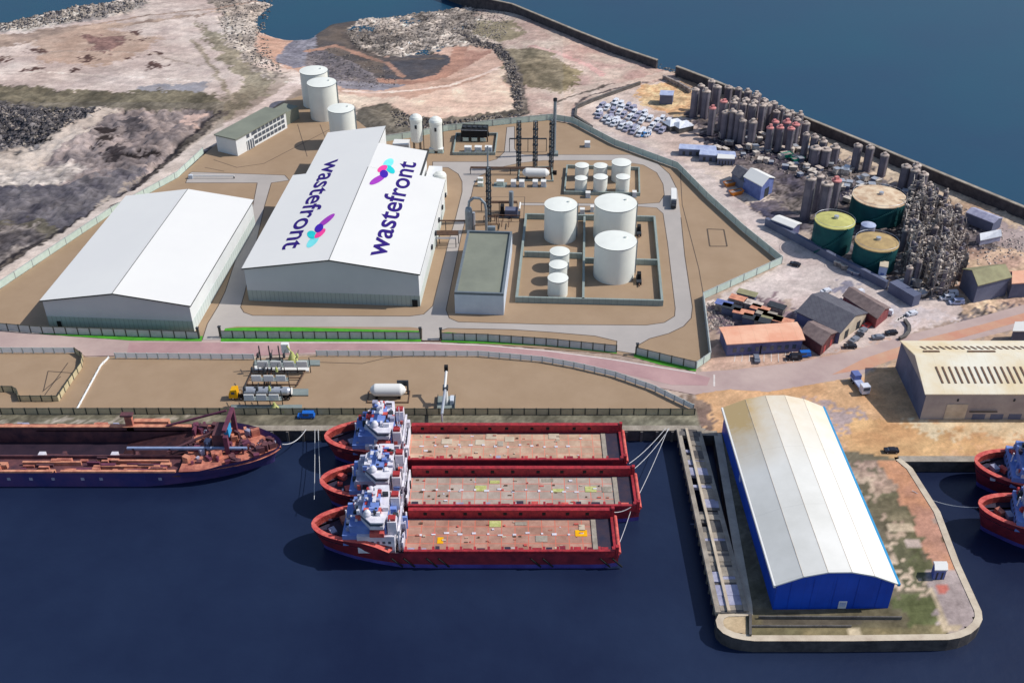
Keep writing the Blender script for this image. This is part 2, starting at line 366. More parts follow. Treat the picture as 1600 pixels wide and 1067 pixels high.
# beach and bay
reg([(400,45),(465,48),(480,80),(560,85),(640,75),(700,60),(772,62),(795,85),(785,120),(808,150),(800,178),(700,192),(620,178),(540,160),(470,115),(430,97),(400,80)], (214,170,148), (196,150,128), .08, .15, mode='mid')
reg([(500,132),(560,150),(640,155),(740,125),(790,100),(786,125),(808,150),(800,178),(700,192),(600,180),(530,160)], (230,204,178), (216,180,160), .14, .25, mode='mid')
reg([(410,90),(470,110),(500,128),(490,136),(440,112),(400,100)], (232,212,202), (210,184,172), .15)
lreg([(540,140),(620,143),(700,132),(780,104)], 3, (224,190,176), (236,206,190))
reg([(405,52),(450,55),(440,75),(430,92),(410,80)], (196,140,112), (206,156,130), .06, mode='mid')
reg([(428,88),(446,62),(505,28),(522,34),(500,58),(484,94),(462,104),(440,98)], (142,142,158), (118,118,136), .3, .4, mode='mid')
reg([(478,68),(520,66),(575,84),(618,108),(625,128),(560,136),(500,124),(478,100)], (136,126,130), (100,96,106), .45, .6, mode='mid')
reg([(500,124),(560,120),(632,128),(600,138),(540,136)], (150,148,162), (128,126,140), .2, .2, mode='mid')
reg([(498,-40),(700,-40),(760,0),(640,10),(565,24),(535,45),(552,70),(600,84),(690,84),(716,86),(692,112),(640,120),(590,114),(556,92),(492,66)], (84,80,84), (112,98,90), .08, .08, mode='mid')
reg([(585,114),(640,112),(700,88),(724,72),(775,70),(720,100),(680,120),(620,122)], (176,122,104), (206,156,132), .06, mode='mid')
reg([(535,45),(562,24),(640,10),(745,0),(800,16),(800,50),(775,66),(700,64),(672,82),(600,80),(550,66)], (188,172,160), (96,90,88), .8, 1.3, mode='mid')
reg([(596,82),(690,76),(712,84),(690,108),(640,117),(600,112)], (80,80,90), (98,88,88), .05, .05, mode='mid')
lreg([(478,72),(520,64),(560,76),(605,92),(630,110)], 3.5, (186,132,108), (160,118,100), .15)
lreg([(716,68),(712,92),(690,112),(640,124),(600,118)], 7, (190,132,108), (168,118,100), .08)
lreg([(536,44),(552,68),(602,84),(690,84)], 3, (112,98,92), (96,86,84), .3)
# peninsula towards the sea wall
reg([(745,0),(800,10),(900,54),(1030,107),(1052,116),(905,160),(880,200),(800,182),(812,150),(790,90),(760,50)], (206,184,168), (184,152,142), .16, .25)
reg([(740,26),(800,28),(820,52),(780,58),(735,48)], (158,144,112), (136,124,96), .16, .4)
reg([(780,72),(862,76),(905,118),(900,142),(852,142),(800,128),(785,100)], (150,134,106), (108,98,76), .22, .6)
lreg([(830,72),(880,85),(915,100),(940,118)], 4, (206,160,152), (214,172,162))
lreg([(716,44),(745,62),(776,66),(796,92),(806,125),(815,170)], 7, (92,86,86), (130,118,108), .55, 1.0)
lreg([(815,175),(760,184),(690,192),(640,186),(600,168)], 8, (88,82,76), (122,112,98), .4, 1.0)
reg([(560,160),(610,168),(640,190),(700,196),(790,186),(870,178),(900,192),(700,210),(590,230),(540,200)], (96,90,82), (126,116,100), .35, .7)
lreg([(1050,112),(985,130),(905,150),(884,163),(882,188)], 7, (214,194,180), (196,174,160))
lreg([(1010,128),(930,147),(903,160),(897,178)], 1.6, (110,98,94), (90,80,80), .3)
lreg([(872,160),(880,155),(960,130)], 1.6, (120,108,98), (96,86,80), .3)
reg([(900,168),(1000,132),(1062,118),(1085,140),(1085,205),(1130,240),(1230,330),(1100,300),(1000,252),(900,200)], (214,196,184), (196,176,166), .12)
reg([(1005,132),(1062,128),(1090,150),(1086,180),(1040,182),(1000,160)], (226,198,156), (206,160,120), .3, .5)
# works yard on the right
reg([(1040,100),(1350,226),(1640,346),(1800,410),(1800,440),(1500,500),(1410,475),(1300,396),(1190,330),(1140,262),(1086,205),(1080,150)], (132,120,114), (68,64,76), .6, .9)
reg([(1040,100),(1110,125),(1350,230),(1800,420),(1800,450),(1600,372),(1460,310),(1340,256),(1180,190),(1070,135)], (206,184,160), (170,144,122), .2, .3)
reg([(1520,330),(1600,358),(1700,400),(1640,420),(1560,380)], (166,150,146), (150,134,132), .08, .05)
reg([(1110,262),(1160,258),(1190,300),(1240,345),(1200,345),(1150,305)], (222,202,184), (206,186,170), .1)
reg([(1170,318),(1230,318),(1240,345),(1200,348)], (110,100,104), (70,70,90), .4)
reg([(1500,385),(1600,388),(1800,420),(1800,450),(1500,490),(1470,450)], (214,186,156), (176,146,130), .3, .4)
reg([(905,188),(1000,222),(1100,268),(1185,335),(1300,400),(1420,468),(1510,470),(1500,500),(1400,530),(1330,552),(1240,560),(1240,470),(1095,476),(1225,412),(1160,355),(1056,262),(960,226)], (208,192,184), (190,172,166), .07, .04, mode='mid')
reg([(1275,440),(1340,440),(1330,452),(1280,450)], (146,140,152), (170,160,162), .15)
reg([(1400,480),(1480,490),(1510,500),(1420,516),(1380,500)], (188,178,180), (200,186,182), .06, .04)
reg([(1095,474),(1180,455),(1242,490),(1242,512),(1120,524)], (150,128,130), (104,92,102), .45, .5)
reg([(1112,548),(1240,545),(1290,553),(1400,520),(1340,560),(1200,590),(1105,590)], (216,184,164), (196,162,144), .12, .05)
# east quay
reg([(1070,600),(1200,600),(1340,580),(1400,556),(1500,530),(1800,460),(1800,520),(1400,540),(1400,600),(1390,640)], (206,178,150), (190,160,138), .12, .05)
reg([(1085,612),(1340,590),(1410,565),(1800,540),(1800,718),(1290,720),(1097,676)], (212,170,130), (204,158,116), .08, .06, mode='mid')
reg([(1280,632),(1345,636),(1372,676),(1376,706),(1330,706),(1300,670)], (172,152,148), (194,156,130), .15)
reg([(1075,618),(1110,640),(1105,668),(1085,665),(1060,640)], (128,106,96), (150,128,112), .2, .2)
reg([(1380,664),(1800,655),(1800,672),(1560,690),(1400,682)], (226,204,170), (214,178,136), .08, .05)
reg([(1330,640),(1380,665),(1500,690),(1560,712),(1300,716)], (214,172,124), (200,152,108), .08)
reg([(-260,640),(1090,640),(1095,669),(-260,669)], (132,126,108), (96,92,80), .3, .08, mode='hard')
reg([(-260,651),(100,651),(330,653),(330,658),(-260,662)], (178,168,156), (146,138,124), .2, .06)
# pier
reg([(1122,677),(1290,700),(1405,716),(1540,960),(1540,1010),(1110,1010)], (126,116,96), (98,92,72), .2, .08, mode='hard')
reg([(1325,720),(1370,718),(1395,760),(1410,800),(1380,820),(1350,780)], (186,158,140), (140,128,104), .3, .1)
reg([(1362,800),(1440,800),(1450,860),(1490,900),(1470,905),(1410,900)], (92,94,66), (116,110,84), .25, .1)
reg([(1398,915),(1475,920),(1500,985),(1400,985)], (112,116,80), (94,98,64), .2, .08)
reg([(1330,740),(1345,735),(1465,910),(1420,915),(1390,870),(1360,800)], (206,184,158), (176,152,132), .2, .08)
reg([(1345,765),(1400,765),(1430,860),(1450,905),(1432,905),(1385,830)], (104,102,78), (130,120,96), .25, .1)
reg([(1365,717),(1408,717),(1440,760),(1490,862),(1510,905),(1465,890),(1428,820),(1400,765)], (208,152,116), (188,142,122), .1, .06, mode='mid')
reg([(1452,890),(1508,900),(1538,960),(1530,990),(1480,995),(1455,930)], (180,164,158), (160,144,140), .12, .04, mode='mid')
reg([(1462,912),(1478,911),(1484,924),(1466,926)], (206,124,108), (190,110,98), .1, .02, mode='hard')
reg([(1383,818),(1428,818),(1430,831),(1390,831)], (222,204,174), (206,186,158), .06, .02, mode='hard')
reg([(1415,842),(1436,842),(1440,853),(1418,853)], (200,182,170), (190,170,158), .06, .02, mode='hard')
reg([(1168,955),(1420,958),(1420,985),(1168,985)], (124,116,92), (104,96,76), .2, .06, mode='hard')
reg([(1190,968),(1410,968),(1412,973),(1190,974)], (84,78,70), (104,96,84), .15, .03, mode='hard')
reg([(1168,980),(1480,978),(1480,996),(1168,998)], (150,134,100), (120,112,84), .2, .06, mode='hard')
reg([(1122,963),(1165,962),(1168,1000),(1135,1000),(1117,980)], (212,192,158), (190,168,136), .1, .02, mode='hard')
reg([(1165,994),(1500,994),(1500,1008),(1165,1010)], (206,190,160), (180,162,134), .12, .02, mode='hard')
reg([(1452,918),(1460,918),(1486,978),(1500,978),(1500,984),(1474,984)], (206,186,158), (190,170,142), .1, .02, mode='hard')
reg([(1327,980),(1345,980),(1347,996),(1325,996)], (222,204,172), (204,186,154), .06, .02, mode='hard')
# speckle and relief
wst = (PY < 520) & (PX < 880+0*PX); lum = col@np.array([.3,.6,.1]); tgt = lum[..., None]*np.array([1.14,1.0,.86]); col = np.where(wst[..., None], col*.68+tgt*.34, col); yrd = wst & (PX < 350) & (PY > 160); col = np.where(yrd[..., None], col*.5+tgt*.48, col)
n5 = fbm(X*1.0, Y*2.2, 7, 61, 4); n6 = vnoise(X, Y*1.6, 24, 66); spk = np.maximum(spk, .13)
col *= 1+((n5-.5)*.75*(spk/.2)**.4+(n6-.5)*.16)[..., None]
col *= (1+(n3-.5)[..., None]*1.1*spk[..., None]+(n4-.5)[..., None]*1.9*spk[..., None])
hue = (n1-.5)[..., None]*np.array([.12,.0,-.10]); col *= (1+hue); col = np.clip(col, .008, .85)
Zt = (fbm(X, Y, 22, 5, 3)-.5)*amp*2.6+(vnoise(X, Y, 2.6, 21)-.5)*amp*1.2+(n4-.5)*amp*.5
def blur(a, k):
    for ax in (0, 1):
        c = np.cumsum(np.insert(np.pad(a, [(k,k) if i == ax else (0,0) for i in (0,1)], mode='edge'), 0, 0, axis=ax), axis=ax)
        n = 2*k+1
        a = (np.take(c, range(n, c.shape[ax]), axis=ax)-np.take(c, range(0, c.shape[ax]-n), axis=ax))/n
    return a
ind = inside(QX, QY, [(1140,262),(1800,410),(1800,440),(1500,480),(1300,396)])
Zt = np.where(inside(SX, SY, [(-300,165),(345,172),(215,275),(0,400),(-300,560)]), Zt+fbm(X, Y, 30, 91, 3)*3.0-1.0, Zt)
# water inlets: the ground falls below the water level there
wat = inside(SX, SY, [(-500,-80),(760,-80),(735,-6),(690,4),(640,8),(560,20),(503,26),(500,32),(466,50),(430,47),(405,40),(402,20),(425,6),(440,-4),(250,-20),(165,0),(60,18),(0,32),(-500,90)])
wat |= inside(SX, SY, [(604,90),(698,86),(690,102),(640,112),(606,108)]) & False
low = inside(SX, SY, [(400,-80),(760,-80),(770,0),(800,55),(790,90),(700,128),(560,138),(470,108),(405,70)])
drop = blur(low.astype(float), 14)*2.9+blur(wat.astype(float), 7)*5.5
Zt = Zt-drop
sheet = inside(PX, PY, SITE) | inside(PX, PY, QUAY) | inside(PX, PY, ROAD)
Zt = np.where(blur(sheet.astype(float), 2) > .01, np.minimum(Zt, -.12), Zt); Zt = np.where(sheet, -.35, Zt)
Zt = np.where(inside(PX, PY, [(1090,600),(1800,430),(1800,1100),(1090,1100)]), Zt*.3, Zt)
idx = np.arange(X.size).reshape(sh)
q = land[:-1,:-1] & land[1:,:-1] & land[:-1,1:] & land[1:,1:]
faces = np.stack([idx[:-1,:-1][q], idx[:-1,1:][q], idx[1:,1:][q], idx[1:,:-1][q]], 1)
used = np.zeros(X.size, bool); used[faces.ravel()] = True; remap = np.cumsum(used)-1; faces = remap[faces]
V = np.stack([X.ravel()[used], Y.ravel()[used], Zt.ravel()[used]], 1); C = col.reshape(-1,3)[used]
me = bpy.data.meshes.new('ground'); me.vertices.add(len(V)); me.vertices.foreach_set('co', V.astype(np.float32).ravel())
me.loops.add(faces.size); me.loops.foreach_set('vertex_index', faces.astype(np.int32).ravel())
me.polygons.add(len(faces)); me.polygons.foreach_set('loop_start', np.arange(0, faces.size, 4, dtype=np.int32)); me.polygons.foreach_set('loop_total', np.full(len(faces), 4, np.int32))
me.update(); me.validate()
ca = me.color_attributes.new('soil', 'FLOAT_COLOR', 'POINT'); ca.data.foreach_set('color', np.concatenate([C, np.ones((len(C),1))], 1).astype(np.float32).ravel())
m = bpy.data.materials.new('ground_soil'); m.use_nodes = True; t = m.node_tree; N = t.nodes; b = N['Principled BSDF']; b.inputs['Roughness'].default_value = .95; b.inputs['Specular IOR Level'].default_value = .1
a_ = N.new('ShaderNodeAttribute'); a_.attribute_name = 'soil'; tc = N.new('ShaderNodeTexCoord')
nz = N.new('ShaderNodeTexNoise'); nz.inputs['Scale'].default_value = 1.3; nz.inputs['Detail'].default_value = 6; nz.inputs['Roughness'].default_value = .75
t.links.new(tc.outputs['Object'], nz.inputs['Vector'])
mr = N.new('ShaderNodeMapRange'); mr.inputs['From Min'].default_value = .3; mr.inputs['From Max'].default_value = .7; mr.inputs['To Min'].default_value = .8; mr.inputs['To Max'].default_value = 1.2
t.links.new(nz.outputs['Fac'], mr.inputs['Value'])
vm = N.new('ShaderNodeVectorMath'); vm.operation = 'SCALE'; t.links.new(a_.outputs['Color'], vm.inputs[0]); t.links.new(mr.outputs[0], vm.inputs['Scale'])
t.links.new(vm.outputs[0], b.inputs['Base Color'])
me.materials.append(m); g = bpy.data.objects.new('ground', me); sc.collection.objects.link(g); struct(g)

# water
def sheet_(name, poly, z, mat, z0=None): return struct(MB().prism(poly, z-(.4 if z0 is None else z0), z, 0).build(name, mat))
ycut = at(0, 560).y
struct(MB().add([(-3000,-900,WZ),(3000,-900,WZ),(3000,at(0,640).y,WZ),(-3000,at(0,640).y,WZ)], [(0,1,2,3)]).build('dock_water', 'dock_water'))
struct(MB().add([(-9000,at(0,636).y,WZ),(9000,at(0,636).y,WZ),(9000,12000,WZ),(-9000,12000,WZ)], [(0,1,2,3)]).build('sea', 'sea'))
# site sheets
sheet_('site_ground', A2(SITE), 0.0, 'site_earth')
sheet_('quay_ground', A2(QUAY), 0.0, 'site_earth')
sheet_('public_road', A2(ROAD), -0.06, 'public_road')
def flat(name, px, z, mat): return struct(MB().prism(A2(px), z-.03, z, 0).build(name, mat))
flat('road_surface', [(202,535),(345,535),(660,536),(760,540),(860,549),(960,563),(1087,584),(1110,590),(1105,602),(1050,601),(960,580),(900,567),(850,558),(750,549),(560,547),(497,550),(400,556),(198,553)], -.03, 'road_pink')
flat('red_lane', [(1300,585),(1350,560),(1440,530),(1530,508),(1640,478),(1800,440),(1800,450),(1640,490),(1530,520),(1440,545),(1360,575)], -.03, 'road_red')
lines = MB()
def line(px, wd=.35, z=.0, mb=None):
    P = A2(px)
    for p, q in zip(P, P[1:]): (mb or lines).beam((p[0],p[1],z-.1), (q[0],q[1],z-.1), wd, .1+.012)
line([(345,534.5),(660,535.5),(760,539.5),(860,548.5),(960,562),(1087,583)], .5, -.03)
line([(1116,585),(1116,603)], .5, -.055)
struct(lines.build('road_markings', 'road_mark'))
cw = MB()
a0, b0 = at(1402,500), at(1432,484)
for k in range(9):
    p = a0.lerp(b0, k/8); cw.ob((p.x, p.y, -.1), (2.6,.8,.13), R(52))
for k in range(11):
    p = at(1128+k*11, 548); q_ = at(1124+k*11.6, 565); cw.beam((p.x,p.y,-.1), (q_.x,q_.y,-.1), .25, .13)
struct(cw.build('yard_markings', 'road_mark'))
# grass verges
for vg in ([(60,521),(80,517.5),(317,525),(315,533),(205,532)], [(345,527),(352,513),(380,511.5),(470,511.5),(658,517),(658,533.5),(345,533.5)], [(688,520),(700,519),(860,534),(962,545.5),(964,552.5),(860,541),(690,534)], [(992,551),(1040,563),(1090,573),(1087,580),(1030,569),(990,557.5)]):
    flat('grass_verge', vg, .015, 'lawn')
# site roads, with a thin kerb line round each
def rnd(px, n=0): return px
ROADS = [
 [(316,531),(324,506),(341,478),(352,455),(395,322),(402,286),(290,286),(296,271),(300,269),(445,274),(452,282),(424,286),(414,320),(383,455),(376,480),(381,488),(395,493),
  (640,494),(662,491),(676,478),(700,381),(712,340),(722,300),(722,284),(716,272),(700,262),(676,262),(676,253),(762,253),(776,249),(788,238),(792,199),(804,198),(804,232),(808,239),(820,242),
  (985,242),(1028,256),(1046,272),(1058,296),(1064,340),(1070,400),(1082,480),(1080,497),(1068,510),(1045,521),(1015,529),(996,540),(994,553),(962,548),(964,533),(930,525),(860,519),(800,515),(700,513),(689,516),(687,532),(659,532),(659,513),(640,511),(370,510),(352,513),(347,520),(345,531)],
]
HOLES = []
m_ = MB(); m_.prism(A2(ROADS[0]), -.02, .006, 0); struct(m_.build('site_road', 'site_asphalt'))
# ground islands inside the loop (raised 2 cm, kerbed)
ISL = [
 [(697,484),(720,372),(733,322),(740,290),(748,276),(772,264),(812,255),(850,251),(960,251),(1005,258),(1026,270),(1036,288),(1038,305),(1030,317),(1000,319),(812,317),(812,321),(1000,323),(1026,325),(1036,334),(1043,380),(1055,482),(1054,494),(1038,504),(1010,508),(860,507),(716,503),(702,497)],
]
for P in ISL:
    m_ = MB(); m_.prism(A2(P), -.02, .03, 0); struct(m_.build('site_ground', 'site_earth'))
kl = MB()
for P in (ISL[0]+ISL[0][:1], ROADS[0][:17], ROADS[0][16:40], ROADS[0][40:59]): line(P, .28, .03, kl)
for P in ([(1063,270),(1066,320),(1092,420),(1100,466)],[(600,560),(566,568),(500,566)],[(600,560),(640,556),(700,556)],[(334,250),(370,262),(412,256),(470,226),(520,200)],[(320,262),(350,268)],[(735,308),(820,308),(818,345)],[(735,308),(728,340)],[(465,195),(480,245)],[(500,195),(510,220)]): line(P, .25, .03, kl)
for P in ([(1105,358),(1131,359),(1136,385),(1109,385),(1105,358)],): line(P, .5, .04, kl)
for P in ([(106,567),(70,617)],[(75,580),(118,583)],[(95,588),(66,612)],[(75,580),(68,610)]): line(P, .3, .03, kl)
struct(kl.build('kerb_lines', 'kerb_line'))
# quay walls and copings
def coping(px, wd, top, name='quay_wall'):
    P = A2(px); b_ = MB(); n = len(P)
    V_ = [Vector(p) for p in P]; ins, outs = [], []
    for i in range(n):
        d = (V_[min(i+1,n-1)]-V_[max(i-1,0)]).normalized(); nn = Vector((-d.y, d.x)); ins.append(V_[i]+nn*wd/2); outs.append(V_[i]-nn*wd/2)
    for i in range(n-1):
        q4 = [outs[i], outs[i+1], ins[i+1], ins[i]]
        b_.add([(p.x,p.y,top) for p in q4], [(0,1,2,3)], 0)
        b_.add([(p.x,p.y,-9) for p in q4]+[(p.x,p.y,top) for p in q4], [(0,1,5,4),(2,3,7,6),(1,2,6,5),(3,0,4,7)], 1)
    return struct(b_.build(name, ['concrete_pale' if 'pier' in name else 'concrete', 'quay_face']))
coping([(-260,669),(1058,669),(1096,669)], 2.4, .12)
coping([(1097,669),(1097,677),(1121,677)], 2.2, .10)
coping([(1121,677),(1168,945),(1169,960)], 2.2, .08, 'pier_wall')
coping([(1168,958),(1136,959),(1127,963),(1124,970),(1126,979),(1133,986),(1146,992),(1160,995),(1178,997),(1330,997),(1480,995),(1497,992),(1512,986),(1524,976),(1529,966),(1528,955),(1494,880),(1464,800),(1421,732),(1403,717)], 1.7, .13, 'pier_wall')
coping([(1405,717),(1520,717),(1800,717),(2200,717)], 2.4, .11)
fb = MB()
for k in range(46):
    x = -30+k*24.0
    p = at(x, 669); fb.box(p.x-.35, p.y-1.7, -4.5, p.x+.35, p.y-1.15, -.1)
struct(fb.build('quay_fenders', 'concrete_dark'))
# sea wall: pale cap, body coloured dark for its shaded inner face, two runs with a slipway gap between
def seawall(px, top, wd, name, label):
    P = [Vector(p) for p in A2(px)]; t = thing(name, label, 'sea wall', (P[0].x, P[0].y, 0))
    b1, b2 = MB(), MB()
    for p, q in zip(P, P[1:]):
        b1.beam((p.x,p.y,-7), (q.x,q.y,-7), wd, 7+top); b2.beam((p.x,p.y,top), (q.x,q.y,top), wd+.3, .4)
        d = (q-p).normalized(); nn = Vector((d.y, -d.x))
    b1.build('wall_body', 'rock_dark', t, True); b2.build('wall_cap', 'concrete', t, True); return t
SW1 = [(690,-12),(735,4),(800,18),(900,60),(965,86),(1026,107)]
SW2 = [(1056,118),(1100,135),(1200,176),(1350,238),(1478,292),(1600,343),(1800,430),(2200,610)]
seawall(SW1, 4.2, 1.2, 'sea_wall', 'long sea wall with pale cap and shade-darkened body beside the beach peninsula at the top')
seawall(SW2, 4.6, 1.3, 'sea_wall', 'long sea wall with pale cap and shade-darkened body behind the silos and works on the right')
# rock armour outside the wall and on the north-west shore
def ico(mb, c, r, mi=0):
    vs = []
    for x, y, z in ((0,0,1),(0,0,-.6),(1,0,0),(-1,0,0),(0,1,0),(0,-1,0)):
        k = r*random.uniform(.5,1.0)*(.6 if z else 1); vs.append((c[0]+x*k, c[1]+y*k, c[2]+z*k))
    mb.add(vs, [(0,2,4),(0,4,3),(0,3,5),(0,5,2),(1,4,2),(1,3,4),(1,5,3),(1,2,5)], mi)
rk = MB()
for pts, n, wd, z in (([(700,-12),(800,12),(900,52),(1040,104),(1200,164),(1350,226),(1600,328),(1800,412)], 800, 4, -2.2),):
    P = [Vector(p) for p in A2(pts)]; seg = [(q-p).length for p, q in zip(P, P[1:])]; T = sum(seg)
    for _ in range(n):
        u = random.random()*T; i = 0
        while u > seg[i]: u -= seg[i]; i += 1
        c = P[i].lerp(P[i+1], u/seg[i]); ico(rk, (c.x+random.gauss(1.5,wd/3), c.y+random.gauss(1.5,wd/3), z+random.uniform(-.6,1.2)), random.uniform(.7,1.6), random.random() < .4)
tag(struct(rk.build('rock_armour', ['rock', 'concrete_dark']), 'stuff'), 'boulders piled along the seaward foot of the sea wall', 'rocks')
def scatter(poly, n, rmin, rmax, z, mats, label, name='boulders', zf=None, pal=.4):
    b_ = MB(); xs = [p[0] for p in poly]; ys = [p[1] for p in poly]; c = 0
    W_ = A2(poly); P = np.array(poly)
    while c < n:
        x, y = random.uniform(min(xs), max(xs)), random.uniform(min(ys), max(ys))
        if not inside(np.array([x]), np.array([y]), poly)[0]: continue
        p = at(x, y); i = int(round((p.y-gy[0])/cell)); j = int(round((p.x-gx[0])/cell))
        zz = Zt[i, j] if 0 <= i < sh[0] and 0 <= j < sh[1] else 0
        ico(b_, (p.x, p.y, max(zz, WZ)+z), random.uniform(rmin, rmax), int(random.random() < pal)); c += 1
    return tag(struct(b_.build(name, mats), 'stuff'), label, 'rocks')
scatter([(540,46),(562,26),(640,12),(745,2),(795,18),(795,48),(772,62),(700,62),(672,80),(600,78),(552,64)], 2300, .35, 1.0, .05, ['rock','rock_dark'], 'field of pale boulders ringed by the tidal channel at the top', pal=.22)
scatter([(330,-10),(425,-10),(412,40),(425,80),(445,112),(395,105),(350,60)], 900, .4, 1.1, .1, ['rock','rock_dark'], 'loose stones west of the bay beach')
scatter([(-20,32),(80,20),(170,4),(235,0),(200,20),(60,42),(-20,50)], 900, .6, 1.7, .2, ['rock','rock_dark'], 'boulders of the shore in the top left corner')
scatter([(-60,166),(160,174),(60,222),(-60,250)], 1600, .5, 1.6, .3, ['rock_dark','rock'], 'heaps of dark rubble in the yard on the left', pal=.16)
scatter([(478,70),(520,68),(575,86),(618,108),(620,128),(560,134),(500,122)], 420, .25, .7, .1, ['rock','rock_dark'], 'grey stones along the south side of the tidal pool', pal=.6)
scatter([(720,44),(745,58),(780,62),(802,92),(812,125),(818,172),(806,172),(798,130),(786,95),(770,72),(740,66)], 500, .5, 1.2, .2, ['rock_dark','rock'], 'dark stones along the edge of the peninsula', pal=.35)
scatter([(610,170),(690,190),(820,176),(820,186),(700,202),(620,200)], 420, .5, 1.2, .2, ['rock_dark','rock'], 'dark stones and scrub behind the site fence', pal=.25)
# ================= the planned plant =================
G = R(-3.7)                            # the plant's own axes: u across, v up the site
U = Vector((math.cos(G), math.sin(G), 0)); VV = Vector((-math.sin(G), math.cos(G), 0))
def loc_(o, p):                        # world point -> (u, v) in a frame at o
    d = Vector((p[0]-o[0], p[1]-o[1], 0)); return d.dot(U), d.dot(VV)
# ---- white gabled sheds ----
def clad_shed(t, W, D, he, hr, u0=0.0, v0=0.0, plinth=True):
    c = W/2
    b_ = MB()
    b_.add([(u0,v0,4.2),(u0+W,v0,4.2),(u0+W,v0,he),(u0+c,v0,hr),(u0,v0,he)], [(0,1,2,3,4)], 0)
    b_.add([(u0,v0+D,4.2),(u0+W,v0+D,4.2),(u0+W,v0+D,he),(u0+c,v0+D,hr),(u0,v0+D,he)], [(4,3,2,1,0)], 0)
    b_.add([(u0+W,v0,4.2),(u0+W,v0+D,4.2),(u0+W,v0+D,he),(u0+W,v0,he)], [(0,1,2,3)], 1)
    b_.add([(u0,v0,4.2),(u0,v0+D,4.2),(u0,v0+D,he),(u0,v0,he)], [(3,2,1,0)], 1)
    b_.build('wall', ['shade_grey_wall','white_wall'], t)
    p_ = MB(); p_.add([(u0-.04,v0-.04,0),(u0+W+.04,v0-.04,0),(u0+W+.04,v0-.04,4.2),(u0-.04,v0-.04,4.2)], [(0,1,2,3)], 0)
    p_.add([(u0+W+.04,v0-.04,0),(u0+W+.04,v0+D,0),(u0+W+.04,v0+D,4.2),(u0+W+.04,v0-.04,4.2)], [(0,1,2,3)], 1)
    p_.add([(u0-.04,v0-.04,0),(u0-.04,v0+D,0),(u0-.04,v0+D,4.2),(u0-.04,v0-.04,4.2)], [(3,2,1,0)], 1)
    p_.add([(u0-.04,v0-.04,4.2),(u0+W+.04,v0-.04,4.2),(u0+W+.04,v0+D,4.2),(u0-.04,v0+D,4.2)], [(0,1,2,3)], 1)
    p_.build('plinth', ['shade_grey_plinth','side_plinth'], t)
def roof2(t, u0, u1, v0, v1, he, hr, uc, th=.5, ov=.6, sides='LR'):
    b_ = MB(); sl = (hr-he)/(uc-u0) if uc > u0 else 0
    L_ = u0-ov; zl = he-ov*sl; R_ = u1+ov; zr = he-ov*sl
    if 'L' in sides:
        vs = [(L_,v0-ov,zl),(uc,v0-ov,hr),(uc,v1+ov,hr),(L_,v1+ov,zl)]; vs += [(x,y,z+th) for x,y,z in vs]
        b_.add(vs, [(3,2,1,0)], 1).add(vs, [(4,5,6,7)], 0).add(vs, [(0,1,5,4),(1,2,6,5),(2,3,7,6),(3,0,4,7)], 1)
    if 'R' in sides:
        zc = hr; vs = [(uc,v0-ov,hr),(R_,v0-ov,zr),(R_,v1+ov,zr),(uc,v1+ov,hr)]; vs += [(x,y,z+th) for x,y,z in vs]
        b_.add(vs, [(3,2,1,0)], 1).add(vs, [(4,5,6,7)], 0).add(vs, [(0,1,5,4),(1,2,6,5),(2,3,7,6),(3,0,4,7)], 1)
    r = b_.build('roof', ['white_roof','trim_dark'], t)
    MB().box(uc-.12, v0-ov, hr+th-.05, uc+.12, v1+ov, hr+th+.06).build('ridge_seam', 'seam', r)
    return r
h1 = 10.0
o1 = at(66,470,h1); W1 = loc_(o1, at(296,477.6,h1))[0]; D1 = loc_(o1, at(199,309,h1))[1]
s1 = thing('warehouse', 'white gabled warehouse with plain unmarked roof, furthest left on the brown site', 'warehouse', (o1.x,o1.y,0), G)
clad_shed(s1, W1, D1, h1, h1+3.6); roof2(s1, 0, W1, 0, D1, h1, h1+3.6, W1/2)
MB().box(3, -.35, 0, 4.3, .02, 2.4).build('door', 'black', s1)
h2 = 12.5
o2 = at(381,420,h2); W2 = loc_(o2, at(654,428,h2))[0]; D2 = loc_(o2, at(467,260,h2))[1]
s2 = thing('processing_hall', 'large white processing hall with purple wastefront lettering on both roof slopes', 'factory', (o2.x,o2.y,0), G)
RISE = 4.3; ctr = W2/2; slope = RISE/ctr
D3 = loc_(o2, at(668,243.5,h2))[1]; D4 = loc_(o2, at(508,212,h2))[1]
uL = loc_(o2, at(488,258,h2+.8))[0]; uR = loc_(o2, at(655,275,h2+.8))[0]
DR = loc_(o2, at(694,283,h2))[1]
clad_shed(s2, W2, DR, h2, h2+RISE)
zL = h2+uL*slope; zR = h2+(W2-uR)*slope
b_ = MB(); b_.box(uL, DR, 0, ctr, D4, zL); b_.add([(uL,D4,zL),(ctr,D4,zL),(ctr,D4,h2+RISE)], [(2,1,0)]); b_.add([(ctr,D3,zL),(ctr,D4,zL),(ctr,D4,h2+RISE),(ctr,D3,h2+RISE)], [(0,1,2,3)])
b_.box(ctr, DR, 0, uR, D3, zR); b_.add([(ctr,D3,zR),(uR,D3,zR),(ctr,D3,h2+RISE)], [(0,2,1)]); b_.build('rear_wall', 'white_wall', s2)
roof2(s2, 0, W2, 0, DR, h2, h2+RISE, ctr)
def slab(t, u0, z0, u1, z1, v0, v1, th=.5):
    vs = [(u0,v0,z0),(u1,v0,z1),(u1,v1,z1),(u0,v1,z0)]; vs += [(x,y,z+th) for x,y,z in vs]
    return MB().add(vs, [(3,2,1,0),(0,1,5,4),(1,2,6,5),(2,3,7,6),(3,0,4,7)], 1).add(vs, [(4,5,6,7)], 0).build('rear_roof', ['white_roof','trim_dark'], t)
slab(s2, uL-.5, zL-.5*slope, ctr+.2, h2+RISE+.02, DR+.6, D4+.5)
